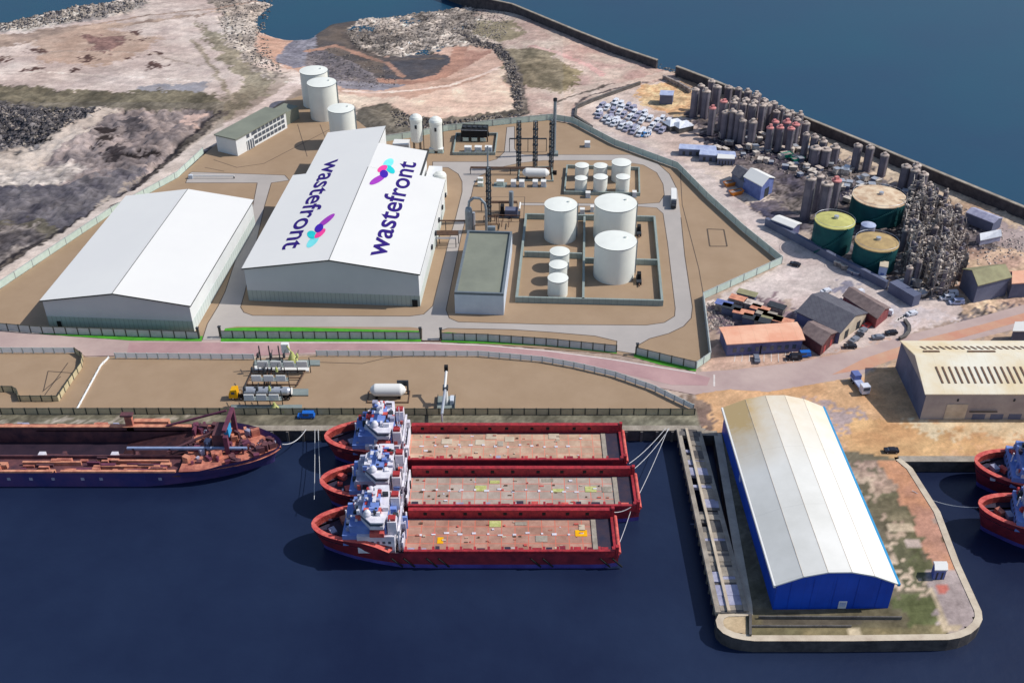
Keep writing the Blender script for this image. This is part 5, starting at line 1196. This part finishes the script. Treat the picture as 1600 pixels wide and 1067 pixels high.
while cnt<120:
    x,y=random.uniform(1090,1440),random.uniform(130,480)
    a=inside(np.array([x]),np.array([y]),cpoly)[0]; b=inside(np.array([x]),np.array([y]),[(1390,432),(1480,460),(1500,470),(1460,482),(1400,462),(1370,440)])[0] or inside(np.array([x]),np.array([y]),[(1290,400),(1350,425),(1400,440),(1390,455),(1300,415)])[0] or inside(np.array([x]),np.array([y]),[(1400,300),(1460,300),(1560,360),(1530,400),(1500,350)])[0]
    if not(a or b): continue
    p=at(x,y); o=cps[cnt] if cnt<8 else dup(cps[cnt%8],(p.x,p.y,0)); o.location=(p.x,p.y,0); o.rotation_euler.z=random.uniform(0,3); cnt+=1
# teal and pink sheds in the cluster
for x,y,c,l in ((1228,246,'teal','teal green skip standing below the red-capped silos'),(1246,252,'teal','bright teal skip nearest the dark squat silos'),(1141,290,'orange','orange skip in front of the white-roofed workshop'),(1150,304,'orange','orange skip below the other one by the workshop')):
    p=at(x,y); t=thing('skip',l,'skip',(p.x,p.y,0),.4); MB().add([(-2,-1,0),(2,-1,0),(2,1,0),(-2,1,0),(-3,-1.3,1.8),(3,-1.3,1.8),(3,1.3,1.8),(-3,1.3,1.8)],[(0,1,5,4),(1,2,6,5),(2,3,7,6),(3,0,4,7),(3,2,1,0)]).build('bin',c,t); MB().box(-2.6,-1.1,1.2,2.6,1.1,1.5).build('load','scaffold',t)
# works boundary walls
def wall(label,px,h_,wd,m_,cat='wall',nm='boundary_wall'):
    P=[(p[0],p[1],0) for p in A2(px)]; t=thing(nm,label,cat,P[0])
    for p,q in zip(P,P[1:]): MB().beam(p,q,wd,h_).build('wall_run',m_,t,True)
    b_=MB()
    for p,q in zip(P,P[1:]): b_.beam((p[0],p[1],h_),(q[0],q[1],h_),wd+.3,.2)
    b_.build('coping',m_,t,True); return t
wall('long blue-grey wall separating the green tanks from the pale works road',[(1196,352),(1240,376),(1300,409),(1350,434),(1384,452)],3,1.2,'slate_wall')
wall('thick grey wall with flat top running down to the crossing',[(1392,455),(1430,478)],4,3.4,'slate_wall')
wall('dark low wall from the sea wall gap along the beach track',[(1036,124),(1062,136),(1078,146)],2,1,'scaffold')
wall('dark bank wall turning round the tip of the van park',[(1000,133),(925,160),(901,170),(899,186),(925,203)],1.6,.8,'concrete_dark')
wall('curved kerb of dark stones near the crossing',[(1413,502),(1420,512),(1420,520),(1414,527),(1405,531)],.8,.8,'concrete_dark')
# ---- vehicles ----
def van(paint,cat='van',nm='parked_van',L=5.2,Hh=2.1,label=''):
    t=thing(nm,label,cat,(0,0,0)); x=L/2
    b_=MB(); b_.add([(-x,-1,.35),(x,-1,.35),(x,1,.35),(-x,1,.35),(-x,-1,1.1),(x,-1,1.2),(x,1,1.2),(-x,1,1.1)],[(3,2,1,0),(4,5,6,7),(0,1,5,4),(1,2,6,5),(2,3,7,6),(3,0,4,7)])
    f0,f1=(-.95,.62) if nm=='parked_van' else (-.45,.5)
    b_.add([(-x*.62 if f0<-.6 else -x*.6,-.95,1.1),(x*.92 if f0<-.6 else x*.75,-.95,1.2),(x*.92 if f0<-.6 else x*.75,.95,1.2),(-x*.62 if f0<-.6 else -x*.6,.95,1.1),(-x*.42 if f0<-.6 else -x*.3,-.85,Hh),(x*.9 if f0<-.6 else x*.45,-.85,Hh),(x*.9 if f0<-.6 else x*.45,.85,Hh),(-x*.42 if f0<-.6 else -x*.3,.85,Hh)],[(4,5,6,7),(0,1,5,4),(1,2,6,5),(2,3,7,6),(3,0,4,7)])
    b_.build('body',paint,t)
    MB().add([(-x*.60-.02,-.85,1.2),(-x*.60-.02,.85,1.2),(-x*.45-.05,.78,Hh-.1),(-x*.45-.05,-.78,Hh-.1)] if f0<-.6 else [(-x*.59-.02,-.85,1.2),(-x*.59-.02,.85,1.2),(-x*.33,.78,Hh-.08),(-x*.33,-.78,Hh-.08)],[(3,2,1,0)]).build('windscreen','glass',t)
    for s in (-1,1): MB().box(-x*.35,s*.94-.02,1.25,x*.35,s*.94+.02,Hh-.3).build('side_window','glass',t)
    wheels(t,(-x*.62,x*.62),.88,.36,.25); return t
vw=van('van_white',label='white van parked in the crowded rows near the sea wall gap'); vg=van('super_grey',label='pale grey van parked in the crowded rows near the sea wall gap')

rows=[((940,168),(1036,206)),((952,164),(1045,200)),((962,162),(1052,196)),((934,178),(990,204)),((936,184),(1010,212)),((944,188),(1022,215)),((950,192),(1000,212))]
first={}
for ri,(a,b) in enumerate(rows):
    n=max(6,int(abs(b[0]-a[0])/8.0))
    for k in range(n):
        if random.random()<.12: continue
        f=k/(n-1); p=at(a[0]+(b[0]-a[0])*f,a[1]+(b[1]-a[1])*f); src=vw if random.random()<.7 else vg
        if src not in first: first[src]=1; o=src
        else: o=dup(src,(p.x,p.y,0))
        o.location=(p.x+random.uniform(-.5,.5),p.y+random.uniform(-.5,.5),0); o.rotation_euler.z=R(62)+random.uniform(-.15,.15)
        o['group']='white vans in the van park' if src is vw else 'grey vans in the van park'
for x,y,l in ((1052,200,'large'),(1066,203,'low')):
    p=at(x,y); t=thing('covered_stack',l+' white sheeted stack between the vans and the silo cluster','stack',(p.x,p.y,0),.5)
    MB().box(-4,-3,0,4,3,2.6).build('goods','concrete_dark',t); b_=MB()
    b_.add([(-4.3,-3.3,2.5),(4.3,-3.3,2.4),(4.3,3.3,2.5),(-4.3,3.3,2.6),(-2,0,4.4),(2.4,.4,4.1)],[(0,1,5,4),(1,2,5),(2,3,4,5),(3,0,4)]); b_.build('sheet','van_white',t)
for x,y,pt,l,rz,kd in ((1242,415,'car_dark','black car alone on the pale yard east of the site fence',-.5,'parked_car'),(1290,457,'van_white','white car parked behind the slate shed',.5,'parked_car'),(1371,484,'van_white','white van beside the brown narrow shed, upper one',-.5,'parked_van'),(1383,490,'van_white','white van beside the brown narrow shed, lower one',-.5,'parked_van'),(1340,462,'van_white','white van at the top end of the brown shed',.6,'parked_van'),(1341,527,'car_dark','dark car in front of the slate shed gable, nearest the road',.7,'parked_car'),(1347,519,'car_grey','grey car in the row before the slate shed gable, middle',.7,'parked_car'),(1354,511,'car_red','dark red car in the row before the slate shed gable, top',.7,'parked_car'),(1334,533,'car_grey','silver-grey car at the lower end of the row by the slate shed',.7,'parked_car'),(1371,529,'car_grey','grey car on the open forecourt right of the slate shed',.1,'parked_car'),(1392,522,'car_dark','black car on the forecourt near the kerb of stones',.2,'parked_car'),(1328,543,'car_dark','black car by the road corner below the slate shed',0,'parked_car'),(1240,561,'car_dark','black van parked at the end of the orange-roofed building',0,'parked_van'),(1254,557,'car_blue','bright blue van beside the black one by the orange-roofed building',.1,'parked_van'),(1430,543,'van_white','white car by the wall at the crossing',.4,'parked_car'),(1485,462,'van_white','white lorry-sized van near the mossy shed, upper',.1,'parked_van'),(1479,468,'van_white','white van near the mossy shed, lower left',.1,'parked_van'),(1494,475,'roof_blue_white','pale blue van in front of the mossy shed',0,'parked_van'),(1008,213,'van_blue','bright blue van at the lower corner of the van park',.4,'parked_van'),(1392,706,'car_dark','dark car at the corner where the pier meets the east quay',0,'parked_car'),(1182,563,'car_grey','pale grey car beside the orange-roofed building front',1.5,'parked_car'),(479,652,'car_blue','blue van on the dock edge between the rusty ship and the red ships',0,'parked_van')):
    if l.startswith('white car by the wall'): x,y=1424,492
    t=van(pt,'van' if kd=='parked_van' else 'car',kd,5.6 if kd=='parked_van' else 4.4,2.3 if kd=='parked_van' else 1.5,l); p=at(x,y); t.location=(p.x,p.y,.02); t.rotation_euler.z=rz; t.scale=(.88,.88,.88)
# terminal lorry on the east quay
p=at(1340,602); t=thing('flatbed_lorry','blue and white lorry standing on the orange quay left of the cream warehouse','lorry',(p.x,p.y,0),R(-80))
MB().box(-3.5,-1.2,1.1,3,1.2,1.6).build('load_bed','roof_blue_white',t); c_=MB().box(3.1,-1.2,.6,5.3,1.2,3.2).build('cab','van_white',t); MB().box(5.31,-1,1.8,5.34,1,2.9).build('windscreen','glass',c_)
MB().box(-3.4,-1.1,1.61,-.6,1.1,3.2).build('load','wall_blue',t); wheels(t,(-2.5,-1.2,4.2),1.0)
# scrap yard east of the site corner
sy=[((1130,478),'wall_blue'),((1142,484),'steel_dark'),((1152,470),'rust_pale'),((1166,462),'moss_roof'),((1176,478),'silo_cap'),((1186,486),'rust_pale'),((1196,494),'concrete'),((1160,492),'rust_pale'),((1205,500),'moss_roof'),((1172,500),'steel_dark'),((1190,505),'steel_dark'),((1222,505),'rust_pale'),((1212,482),'steel_dark')]
for i,((x,y),m_) in enumerate(sy):
    p=at(x,y+6); t=thing('scrap_bay','lean-to scrap bay or container in the cluttered yard above the orange-roofed building','container',(p.x,p.y,0),R(-28)+random.uniform(-.1,.1),'containers in the scrap yard'); w_=random.uniform(4,6.5)
    MB().box(-w_/2,-1.4,0,w_/2,1.4,2.6).build('body','slate_wall' if i%2 else 'scaffold',t); MB().box(-w_/2-.3,-1.7,2.6,w_/2+.3,1.7,2.8).build('roof',m_,t)
scatter([(1098,476),(1130,470),(1150,500),(1140,515),(1102,515)],220,.3,.9,.1,['scaffold','silo_cap'],'loose scrap strewn inside the yard beside the site fence','scrap_pieces',pal=.4)
scatter([(1400,330),(1500,340),(1515,430),(1470,465),(1400,440)],900,.4,1.2,.1,['scaffold','scaffold_pale'],'loose steel and rubble beneath the steelwork towers','scrap_pieces',pal=.4)
scatter(cpoly,700,.3,1.0,.1,['scaffold','silo_cap'],'small debris between the silos and machinery','scrap_pieces',pal=.35)
scatter([(1440,310),(1500,320),(1600,372),(1600,400),(1530,420),(1510,370)],300,.3,.9,.1,['scaffold','silo_cap'],'loose debris by the right end of the sea wall','scrap_pieces',pal=.6)
# ================= ships =================
def hullmesh(L,B,bowlen,zdeck,zbow,bowside=-1,stern=.9,flare=.86,bowblunt=.55):
    # returns function hb(s), stations; s from 0 (bow) to 1 (stern)
    def hb(s):
        x=s*L
        k=1.0
        if x<bowlen: q=1-x/bowlen; k=max(0,1-q**2.0)**bowblunt
        if s>.93: k*=1-(1-stern)*((s-.93)/.07)**2
        return B/2*k
    return hb
def supply_ship(label,xb,xs,yf,yn,deck,extra):
    ZD=4.0; ZR=6.3
    a0,a1=at(xb,(yf+yn)/2,3.0),at(xs,(yf+yn)/2,1.5); Yf,Yn=at(800,yf,ZR+WZ).y,at(800,yn,ZR+WZ).y
    B=Yf-Yn; L=a1.x-a0.x; cy=(Yf+Yn)/2
    t=thing('supply_ship',label,'ship',(a0.x,cy,WZ),0,'red supply ships moored side by side')
    BL_=18.0; hb=hullmesh(L,B,BL_,ZD,8,bowblunt=.5)
    ss=[0,.004,.012,.025,.045,.07,.10,.14,.18,.22,.26,.30,.4,.5,.6,.7,.8,.9,.95,1.0]
    def zt(s): return 8.2 if s*L<15 else (8.2-(s*L-15)/5*3.0 if s*L<20 else 5.2)
    def hw(s,lev):                       # half width at level 0 waterline..1 rail
        w_=hb(s)
        if s*L<BL_+6:
            q=max(0,1-s*L/(BL_+6)); w_*= (1-(1-lev)*q*.75)
        return w_
    h_=MB(); N=len(ss); lv=[(-1.2,.0),(1.3,.15),(zt,1.0)]
    for side in (-1,1):
        rings=[]
        for s in ss:
            x=s*L; off=[2.6*max(0,1-x/10),2.2*max(0,1-x/10),0]
            rings.append([(x+off[0],side*hw(s,0),-1.2),(x+off[1],side*hw(s,.15),1.3),(x,side*hw(s,1),zt(s))])
        for i in range(N-1):
            for j in range(2):
                q=[rings[i][j],rings[i+1][j],rings[i+1][j+1],rings[i][j+1]]
                h_.add(q if side<0 else q[::-1],[(0,1,2,3)],1 if j==0 else 0,True)
    e=[(L,-hw(1,0),-1.2),(L,hw(1,0),-1.2),(L,hw(1,1),ZD),(L,-hw(1,1),ZD)]; h_.add(e,[(0,1,2,3)],0)
    h_.build('hull',['hull_red','hull_blue'],t)
    # fore deck well and rim
    fd=MB(); P=[(s*L+.3,-(hw(s,1)-.5),6.2) for s in ss if s*L<22]+[(s*L+.3,(hw(s,1)-.5),6.2) for s in ss[::-1] if s*L<22]
    fd.add(P,[list(range(len(P)))]); fd.build('foredeck','deck_dark',t)
    rim=MB()
    for side in (-1,1):
        for a,b in zip(ss,ss[1:]):
            if b*L>20: break
            q=[(a*L,side*hw(a,1),zt(a)+.02),(b*L,side*hw(b,1),zt(b)+.02),(b*L+.8,side*max(0,hw(b,1)-1.1),zt(b)+.02),(a*L+.8,side*max(0,hw(a,1)-1.1),zt(a)+.02)]
            rim.add(q if side<0 else q[::-1],[(0,1,2,3)]); q2=[q[3],q[2],(q[2][0],q[2][1],6.2),(q[3][0],q[3][1],6.2)]; rim.add(q2+q2[::-1],[(0,1,2,3),(4,5,6,7)])
    rim.build('bow_rim','rim_pink',t)
    rng=random.Random(extra)
    for k in range(3):
        w=MB().ob((5.5+k*2.2,rng.uniform(-3,3),6.2),(1.5,2.2,1.2),rng.uniform(0,1)).build('windlass',rng.choice(('rim_pink','super_grey','rust')),t)
    MB().tube((9,0,6.2),(9,0,12.5),.2,8).build('foremast','super_white',t)
    for k in range(10): MB().ob((4+rng.uniform(0,9),rng.uniform(-B*.3,B*.3),6.2),(rng.uniform(.4,1.3),rng.uniform(.4,1.3),.7)).build('bollard',rng.choice(('rim_pink','super_white','deck_dark')),t) if k<6 else None
    # main deck
    x0=23.6; dk=MB(); dk.box(18.5,-B/2+1.2,ZD-.6,L-.2,B/2-1.2,ZD-.3,1); dk.build('deck','deck_dark',t)
    cd=MB(); cd.box(x0-2,-B/2+2.3,ZD-.3,L-5.0,B/2-2.2,ZD+.02); cd.build('cargo_deck',deck,t)
    MB().box(L-6.2,-B/2+2.3,ZD+.021,L-5.0,B/2-2.2,ZD+.3).build('deck_sill','concrete',t)
    for k in range(6):
        bx=rng.uniform(x0+4,L-9); by=rng.uniform(-B*.28,B*.28)
        MB().box(bx,by,ZD+.02,bx+rng.choice((1.5,2.6,3)),by+rng.choice((1.2,2.2)),ZD+.14).build('hatch_cover',('yellow' if k<2 and extra==3 else rng.choice(('concrete_pale','concrete_pale','concrete','lime'))),t)
    for k in range(13):
        bx=x0+3+k*3.4; q=rng.uniform(-.6,.4); MB().box(bx+rng.uniform(-.4,.4),q,ZD+.02,bx+.9,q+rng.uniform(.4,.8),ZD+.2).build('deck_socket','super_white',t)
    for k in range(34):
        bx=rng.uniform(x0+1,L-8); by=rng.uniform(-B/2+2.6,B/2-2.8); MB().box(bx,by,ZD+.02,bx+rng.uniform(.3,1.1),by+rng.uniform(.2,.6),ZD+rng.uniform(.1,.35)).build('deck_gear',rng.choice(('super_white','rim_pink','concrete_pale','steel_brown','rust')),t)
    # cargo rails
    for side in (-1,1):
        ys=side*(B/2-.75); r_=MB()
        if side>0:
            r_.box(x0,ys-.5,ZD-.3,L-1,ys+.7,ZD+2.5); r_.build('cargo_rail','rail_red',t)
            for k in range(9):
                xx=x0+3+k*(L-x0-6)/9+rng.uniform(-1,1); MB().box(xx,ys-.58,ZD+.9,xx+.9,ys-.501,ZD+1.8).build('rail_opening','black',t)
        else:
            r_.box(x0,ys-.6,ZD+1.3,L-1,ys+.1,ZD+1.7); r_.box(x0,ys-.6,ZD-.3,L-1,ys-.3,ZD+1.3); n=15
            for k in range(n+1):
                xx=x0+k*(L-1.6-x0)/n; r_.box(xx,ys-.29,ZD-.3,xx+.6,ys+1.5,ZD+1.3)
            r_.build('cargo_rail','rail_red',t)
            for k in range(n):
                if rng.random()<.75: xx=x0+.8+k*(L-1.6-x0)/n; MB().box(xx,ys-.28,ZD+.2,xx+rng.uniform(1,2.4),ys+1.5,ZD+rng.uniform(.6,1.6)).build('rail_locker',rng.choice(('deck_dark','hull_red','rim_pink','super_grey','rail_red')),t)
    st_=MB(); st_.box(L-1.1,-B/2+.2,ZD-.6,L+.1,B/2-.2,ZD+.3); st_.box(L-.9,-B/2+.2,ZD+.3,L-.1,-B/2+1.2,ZD+3); st_.box(L-.9,B/2-1.2,ZD+.3,L-.1,B/2-.2,ZD+3); st_.build('stern_frame','rail_red',t)
    MB().tube((L+.15,-B/2+1,ZD+.2),(L+.15,B/2-1,ZD+.2),.5,10).build('stern_roller','rim_pink',t)
    # superstructure
    K=.86
    MB().box(8.6,-B/2+1.6,6.2,12.2,B/2-1.6,9.6).build('lower_house','blue_super',t)
    MB().box(10.4,-B/2+2.2,9.6,19.5,B/2-2.2,12.2).build('mid_house','blue_super' if extra%2 else 'super_grey',t)
    ah=MB().box(12.2,-B/2+1.2,4.0,21.4,B/2-1.2,9.59).build('aft_house','super_white',t)
    for k in range(6): MB().box(12.8+k*1.4,-B/2+1.14,7.2,13.5+k*1.4,-B/2+1.19,8).build('porthole','glass',ah)
    for k in range(7): MB().box(8.54,-B/2+2.6+k*(B-6)/6,7.8,8.59,-B/2+3.4+k*(B-6)/6,8.6).build('window','deck_dark',t)
    w_=MB(); xw=12.6; hw_=B/2-.9
    pl=[(xw,-hw_*.4),(xw+3.2,-hw_),(xw+6.4,-hw_),(xw+6.9,-hw_*.5),(xw+6.9,hw_*.5),(xw+6.4,hw_),(xw+3.2,hw_),(xw,hw_*.4)]
    w_.prism(pl,12.21,13.2,0); w_.prism([(x*.98+xw*.02,y*.97) for x,y in pl],13.2,14.3,1); w_.prism([(x+(-.25 if x<xw+3 else .25),y*1.03) for x,y in pl],14.3,14.7,0); wh=w_.build('wheelhouse',['super_white','glass'],t)
    MB().box(xw+1,-3.4,14.7,xw+5,3.4,15.6).build('monkey_island','blue_super',wh)
    mm=MB(); mm.tube((xw+4,0,14.8),(xw+4,0,20),.28,8); mm.box(xw+3.6,-2.4,17.2,xw+4.4,2.4,17.5); mm.box(xw+3.7,-1.4,18.9,xw+4.3,1.4,19.15); mm.build('mast','super_white',t)
    for s in (-1,1):
        fu=MB().box(19.8,s*(B/2-3.2)-1.2,9.6,22.0,s*(B/2-3.2)+1.2,13.6).build('funnel','super_white',t); MB().box(20,s*(B/2-3.2)-.8,13.6,21.8,s*(B/2-3.2)+.8,14.3).build('funnel_top','car_red',fu)
        MB().lathe(15,s*4.2,[(.9,14.7),(1.0,15.4),(.6,16.2),(.02,16.6)],14).build('radome','super_white',t)
        MB().box(15.5,s*(B/2-1.5)-.7,9.7,19,s*(B/2-1.5)+.7,11.0).build('lifeboat','orange' if s<0 and extra==2 else 'rim_pink',t)
    for k in range(90):
        bx=rng.uniform(9,23); by=rng.uniform(-B/2+1.4,B/2-2.4)
        if bx<10.2: bz=9.62
        elif bx<12: bz=12.22 if abs(by)<B/2-3.6 else 9.62
        elif bx<19: bz=14.72 if abs(by)<B/2-3 else 9.62
        elif bx<21: bz=9.62
        else: bz=4.05
        MB().box(bx,by,bz,bx+rng.uniform(.4,1.6),by+rng.uniform(.3,1.5),bz+rng.uniform(.3,1.7 if bz>5 else 5)).build('deck_fitting',rng.choice(('super_white','super_white','super_white','super_grey','car_red','blue_super','rim_pink','steel_dark','deck_dark')),t)
    for k in range(9):
        by=rng.uniform(-B/2+2,B/2-2); bx=rng.uniform(17,23); MB().tube((bx,by,9.6),(bx,by,rng.uniform(12,16)),.13,5).build('pole','super_white',t)
    fr=MB()
    for s in range(7): fr.box(22.2,-B/2+2+s*(B-4)/6-.15,4,22.6,-B/2+2+s*(B-4)/6+.15,10.5)
    fr.box(22.2,-B/2+1.8,10.5,22.7,B/2-1.8,10.9); fr.box(22.21,-B/2+1.8,7.4,22.6,B/2-1.8,7.7); fr.box(23.0,-B/2+2,3.8,23.4,B/2-2,6.8); fr.build('aft_gallows','super_white',t)
    if extra==3:
        for k in range(7):
            xx=(8.5+12)+k*9.2*(L-30)/50
            if k in (0,1,4,6): 
                for q in range(2): MB().tube((xx+q*3,-B/2-.25,3.6),(xx+q*3+2.6,-B/2-.1,.6),.22,6).build('hull_fender','black',t)
    return t,L,B,a0.x,cy
S1=supply_ship('red supply ship moored nearest the quay, innermost of the three',507,975,661,716,'deck_tan',1)
S2=supply_ship('red supply ship in the middle of the three with greyer cargo deck',500,995,728,788,'deck_grey',2)
S3=supply_ship('outermost red supply ship in front, with bright yellow hatch on a browner deck',487,963,793,859,'deck_brown',3)
# two more ships cut off by the right edge
def right_ship(label,xb,yc_,extra,xs_px):
    a=at(xb,yc_,3); t,L,B,_,_=supply_ship(label,xb,xb+430,yc_-30,yc_+34,'deck_tan',extra); t.name='supply_ship'; t['group']='red supply ships cut off at the right edge'
    return t
r1=right_ship('rear of two red ships at the right edge, mostly hidden, by the east quay',1521,726,11,0)
r2=right_ship('front of two red ships cut off by the right edge of the picture',1527,793,12,0)
for r_,a in ((r1,R(-14)),(r2,R(-16))): r_.rotation_euler.z=a
# ---- rusty bulk ship on the left ----
a0=at(441,695,2.0); Yf=at(200,660,1.5).y; Yn=at(200,741,1.2).y; B=Yf-Yn-1; cy=(Yf+Yn)/2; L=118.0
t=thing('rusty_ship','long rusty dredger-like ship with dark blue hull and open hold, moored at left','ship',(a0.x,cy,WZ),R(180))
hb=hullmesh(L,B,26,5,7,bowblunt=.62); ss=[0,.003,.01,.02,.04,.06,.09,.12,.15,.18,.22,.3,.4,.5,.6,.7,.8,.9,1.0]
def zt(s): return 6.6 if s*L<14 else (6.6-(s*L-14)/8*1.6 if s*L<22 else 5.0)
h_=MB()
for side in (-1,1):
    rg=[]
    for s in ss:
        x=s*L; q=max(0,1-x/34); rg.append([(x+3*max(0,1-x/14),side*hb(s)*(1-.7*q),-1.2),(x+2.4*max(0,1-x/14),side*hb(s)*(1-.5*q),1.6),(x,side*hb(s),zt(s))])
    for a,b in zip(rg,rg[1:]):
        for j in range(2):
            q=[a[j],b[j],b[j+1],a[j+1]]; h_.add(q if side<0 else q[::-1],[(0,1,2,3)],j,True)
h_.build('hull',['black_hull','black_hull'],t)
dk=MB(); P=[(s*L+.2,-(hb(s)-.3),5.0) for s in ss if s*L<27]+[(s*L+.2,hb(s)-.3,5.0) for s in ss[::-1] if s*L<27]; dk.add(P,[list(range(len(P)))]); dk.build('foredeck','rust',t)
sd_=MB()
hw=B/2
sd_.box(26,-hw+.3,4.2,L-1,-hw+2.6,4.7); sd_.box(26,hw-7.2,3.2,L-1,hw-.3,3.7,1); sd_.build('side_deck',['rust_dark','rust_dark'],t)
MB().box(26,-hw+2.6,.1,L-1,hw-7.2,.4).build('hold_floor','hold',t)
cm=MB(); cm.box(26,-hw+2.2,-.3,L-1,-hw+2.6,6.0); cm.box(26,hw-7.6,-.3,L-1,hw-7.2,4.8); cm.box(25.6,-hw+2.2,-.3,26,hw-7.2,5.4); cm.build('hold_coaming','rust_dark',t)
tp=MB(); tp.box(26,-hw+1.7,6.0,L-1,-hw+3.0,6.25); tp.build('coaming_top','rust_pale',t)
rl=MB(); 
for x0,x1 in ((27,58),(60,84),(87,112)): rl.box(x0,hw-.75,4.9,x1,hw+.05,5.4)
for x0,x1,y in ((32,50,-2.9),(54,70,-4.6),(74,100,-3.1),(30,44,-5.2),(90,108,-5.6)): rl.box(x0,hw+y-.35,3.7,x1,hw+y+.2,4.9)
rl.build('side_rail','rust_pale',t)
rp=MB(); rp.add([(26,-hw+2.7,5.3),(26,hw-7.7,5.3),(46,hw-7.7,.42),(46,-hw+2.7,.42)],[(0,1,2,3),(3,2,1,0)]); rp.build('hold_ramp','rust_dark',t)
bm=MB().box(9,hw-8.3,6.6,42,hw-7.6,7.2).build('long_boom','boom_blue',t)
for k in range(4): MB().box(10+k*10,hw-8.2,4.9,10.5+k*10,hw-7.6,7.0).build('boom_support','rust_dark',t)
gt=MB(); gt.box(13.8,-hw+3,5,15,-hw+4.2,13); gt.box(13.8,hw-8.6,5,15,hw-7.4,11); gt.box(13.9,-hw+3,12.6,14.9,hw-7.6,13.4); gt.box(15.2,-hw+6,5,18.4,hw-9,10.5,1); gt.box(14,-hw+8,9,15.4,-hw+11,11.8,2)
gt.build('gantry',['rust_purple','rust_dark','blue_trim'],t)
MB().tube((16,-hw+3.5,12.5),(34,-hw+2.6,6.4),.35,6).build('derrick','rust_purple',t); MB().tube((18,-2,9.5),(31,3,6.0),.4,6).build('derrick','rust_dark',t)
rng=random.Random(5)
for k in range(88):
    x=rng.uniform(2.5,26); y=rng.uniform(-1,1)*(hb(x/L)-1.6); MB().ob((x,y,5.0),(rng.uniform(.5,2.4),rng.uniform(.5,2.2),rng.uniform(.4,2.4)),rng.uniform(0,3)).build('deck_fitting',rng.choice(('rust','rust_pale','rust_dark','rust_dark','rust_purple','rust_purple','super_grey')),t)
for k in range(6): a=MB().tube((5+k*3.2,rng.uniform(-3,3),5.9),(5+k*3.2,rng.uniform(-3,3)+2,5.9),.8,12).build('winch','rust_dark',t)
for k in range(64):
    x=rng.uniform(28,112); MB().ob((x,hw-rng.uniform(1.2,6.4),3.7),(rng.uniform(.8,5),rng.uniform(.4,1.1),rng.uniform(.5,1.6)),0).build('side_fitting',rng.choice(('rust','rust_pale','rust_dark','rust_purple')),t)
for k in range(30):
    x=rng.uniform(28,112); MB().ob((x,-hw+rng.uniform(.7,1.8),4.7),(rng.uniform(.8,4),rng.uniform(.4,.8),rng.uniform(.5,1.3)),0).build('side_fitting',rng.choice(('rust','rust_pale','super_grey','rust')),t)
MB().box(34,-hw-.5,4.7,44,-hw+1.0,6.6).build('deck_pontoon','rust_pale',t)
for px_,l in ((83,0),(196,1)):
    x=a0.x-at(px_,702).x; c=MB(); c.box(x-4,-.8,.4,x+4,2.6,2.0,1); c.box(x+1.8,-.2,2.0,x+3.6,1.4,3.4,0); c.box(x-2.5,.4,2.01,x+.5,1.4,2.6,2); c.box(x-3.8,-.6,2.01,x-2.8,2,3.2,1); c.build('hold_machine',['super_white','rust_dark','super_grey'],t)
vt=MB().box(43.6,-hw+1.4,4.7,45.6,-hw+2.6,9.6).build('vent_tower','rust',t); MB().box(43.2,-hw+1.0,9.6,46.6,-hw+2.8,10.1).build('vent_top','rust_dark',vt)
wf=MB(); x=96; wf.add([(x,-2,6.2),(x,hw-8,6.2),(x+9,hw-8,6.2),(x+9,-2,6.2),(x+6,hw-9,9.5)],[(0,1,4),(1,2,4),(2,3,4),(3,0,4)]); wf.build('chute','rust',t)
for k in range(26):
    x=rng.uniform(98,114); MB().ob((x,rng.uniform(-hw+2,hw-1),4.8),(rng.uniform(.6,3),rng.uniform(.6,3),rng.uniform(.6,4)),0).build('deck_fitting',rng.choice(('rust','rust_pale','rust_dark','super_white','rim_pink')),t)
for x in (31,47,52,60,66,72): MB().box(x,hw+.02,2.3,x+.9,hw+.1,3.2).build('hull_marking','super_grey',t)
# ---- mooring lines ----
def rope(p,q,sag,label,r=.09,n=10):
    b_=MB(); pts=[p.lerp(q,i/n)-Vector((0,0,sag*4*(i/n)*(1-i/n))) for i in range(n+1)]
    for a,b in zip(pts,pts[1:]): b_.tube(a,b,r,5)
    tag(b_.build('mooring_line','rope'),label,'rope')
rope(at(441,694,3),at(478,671,.4),1.6,'white mooring rope from the rusty ship bow to the dock edge',.13)
rope(at(492,671,.3),at(491,780,2),.5,'thin vertical mooring line left of the red ships, dropping to the front bow')
rope(at(497,671,.3),at(500,755,2),.5,'thin mooring line to the middle red ship bow')
rope(at(1040,669,.5),at(983,724,1),1.0,'mooring line from the quay to the innermost red ship stern')
rope(at(1046,669,.5),at(990,733,1),1.2,'mooring line from the quay to the middle ship stern, inner of two')
rope(at(1044,669,.5),at(997,775,.5),1.0,'long pale mooring line from quay to the corner of the middle ship stern')
rope(at(988,790,.5),at(966,852,.5),.8,'mooring line between the middle ship and the outer ship stern')
rope(at(986,792,2),at(957,800,2),.6,'short slack mooring line across the gap to the outer ship')
rope(at(1425,766,.4),at(1538,792,2.5),2.0,'slanting mooring line from the pier to the right-hand ships')
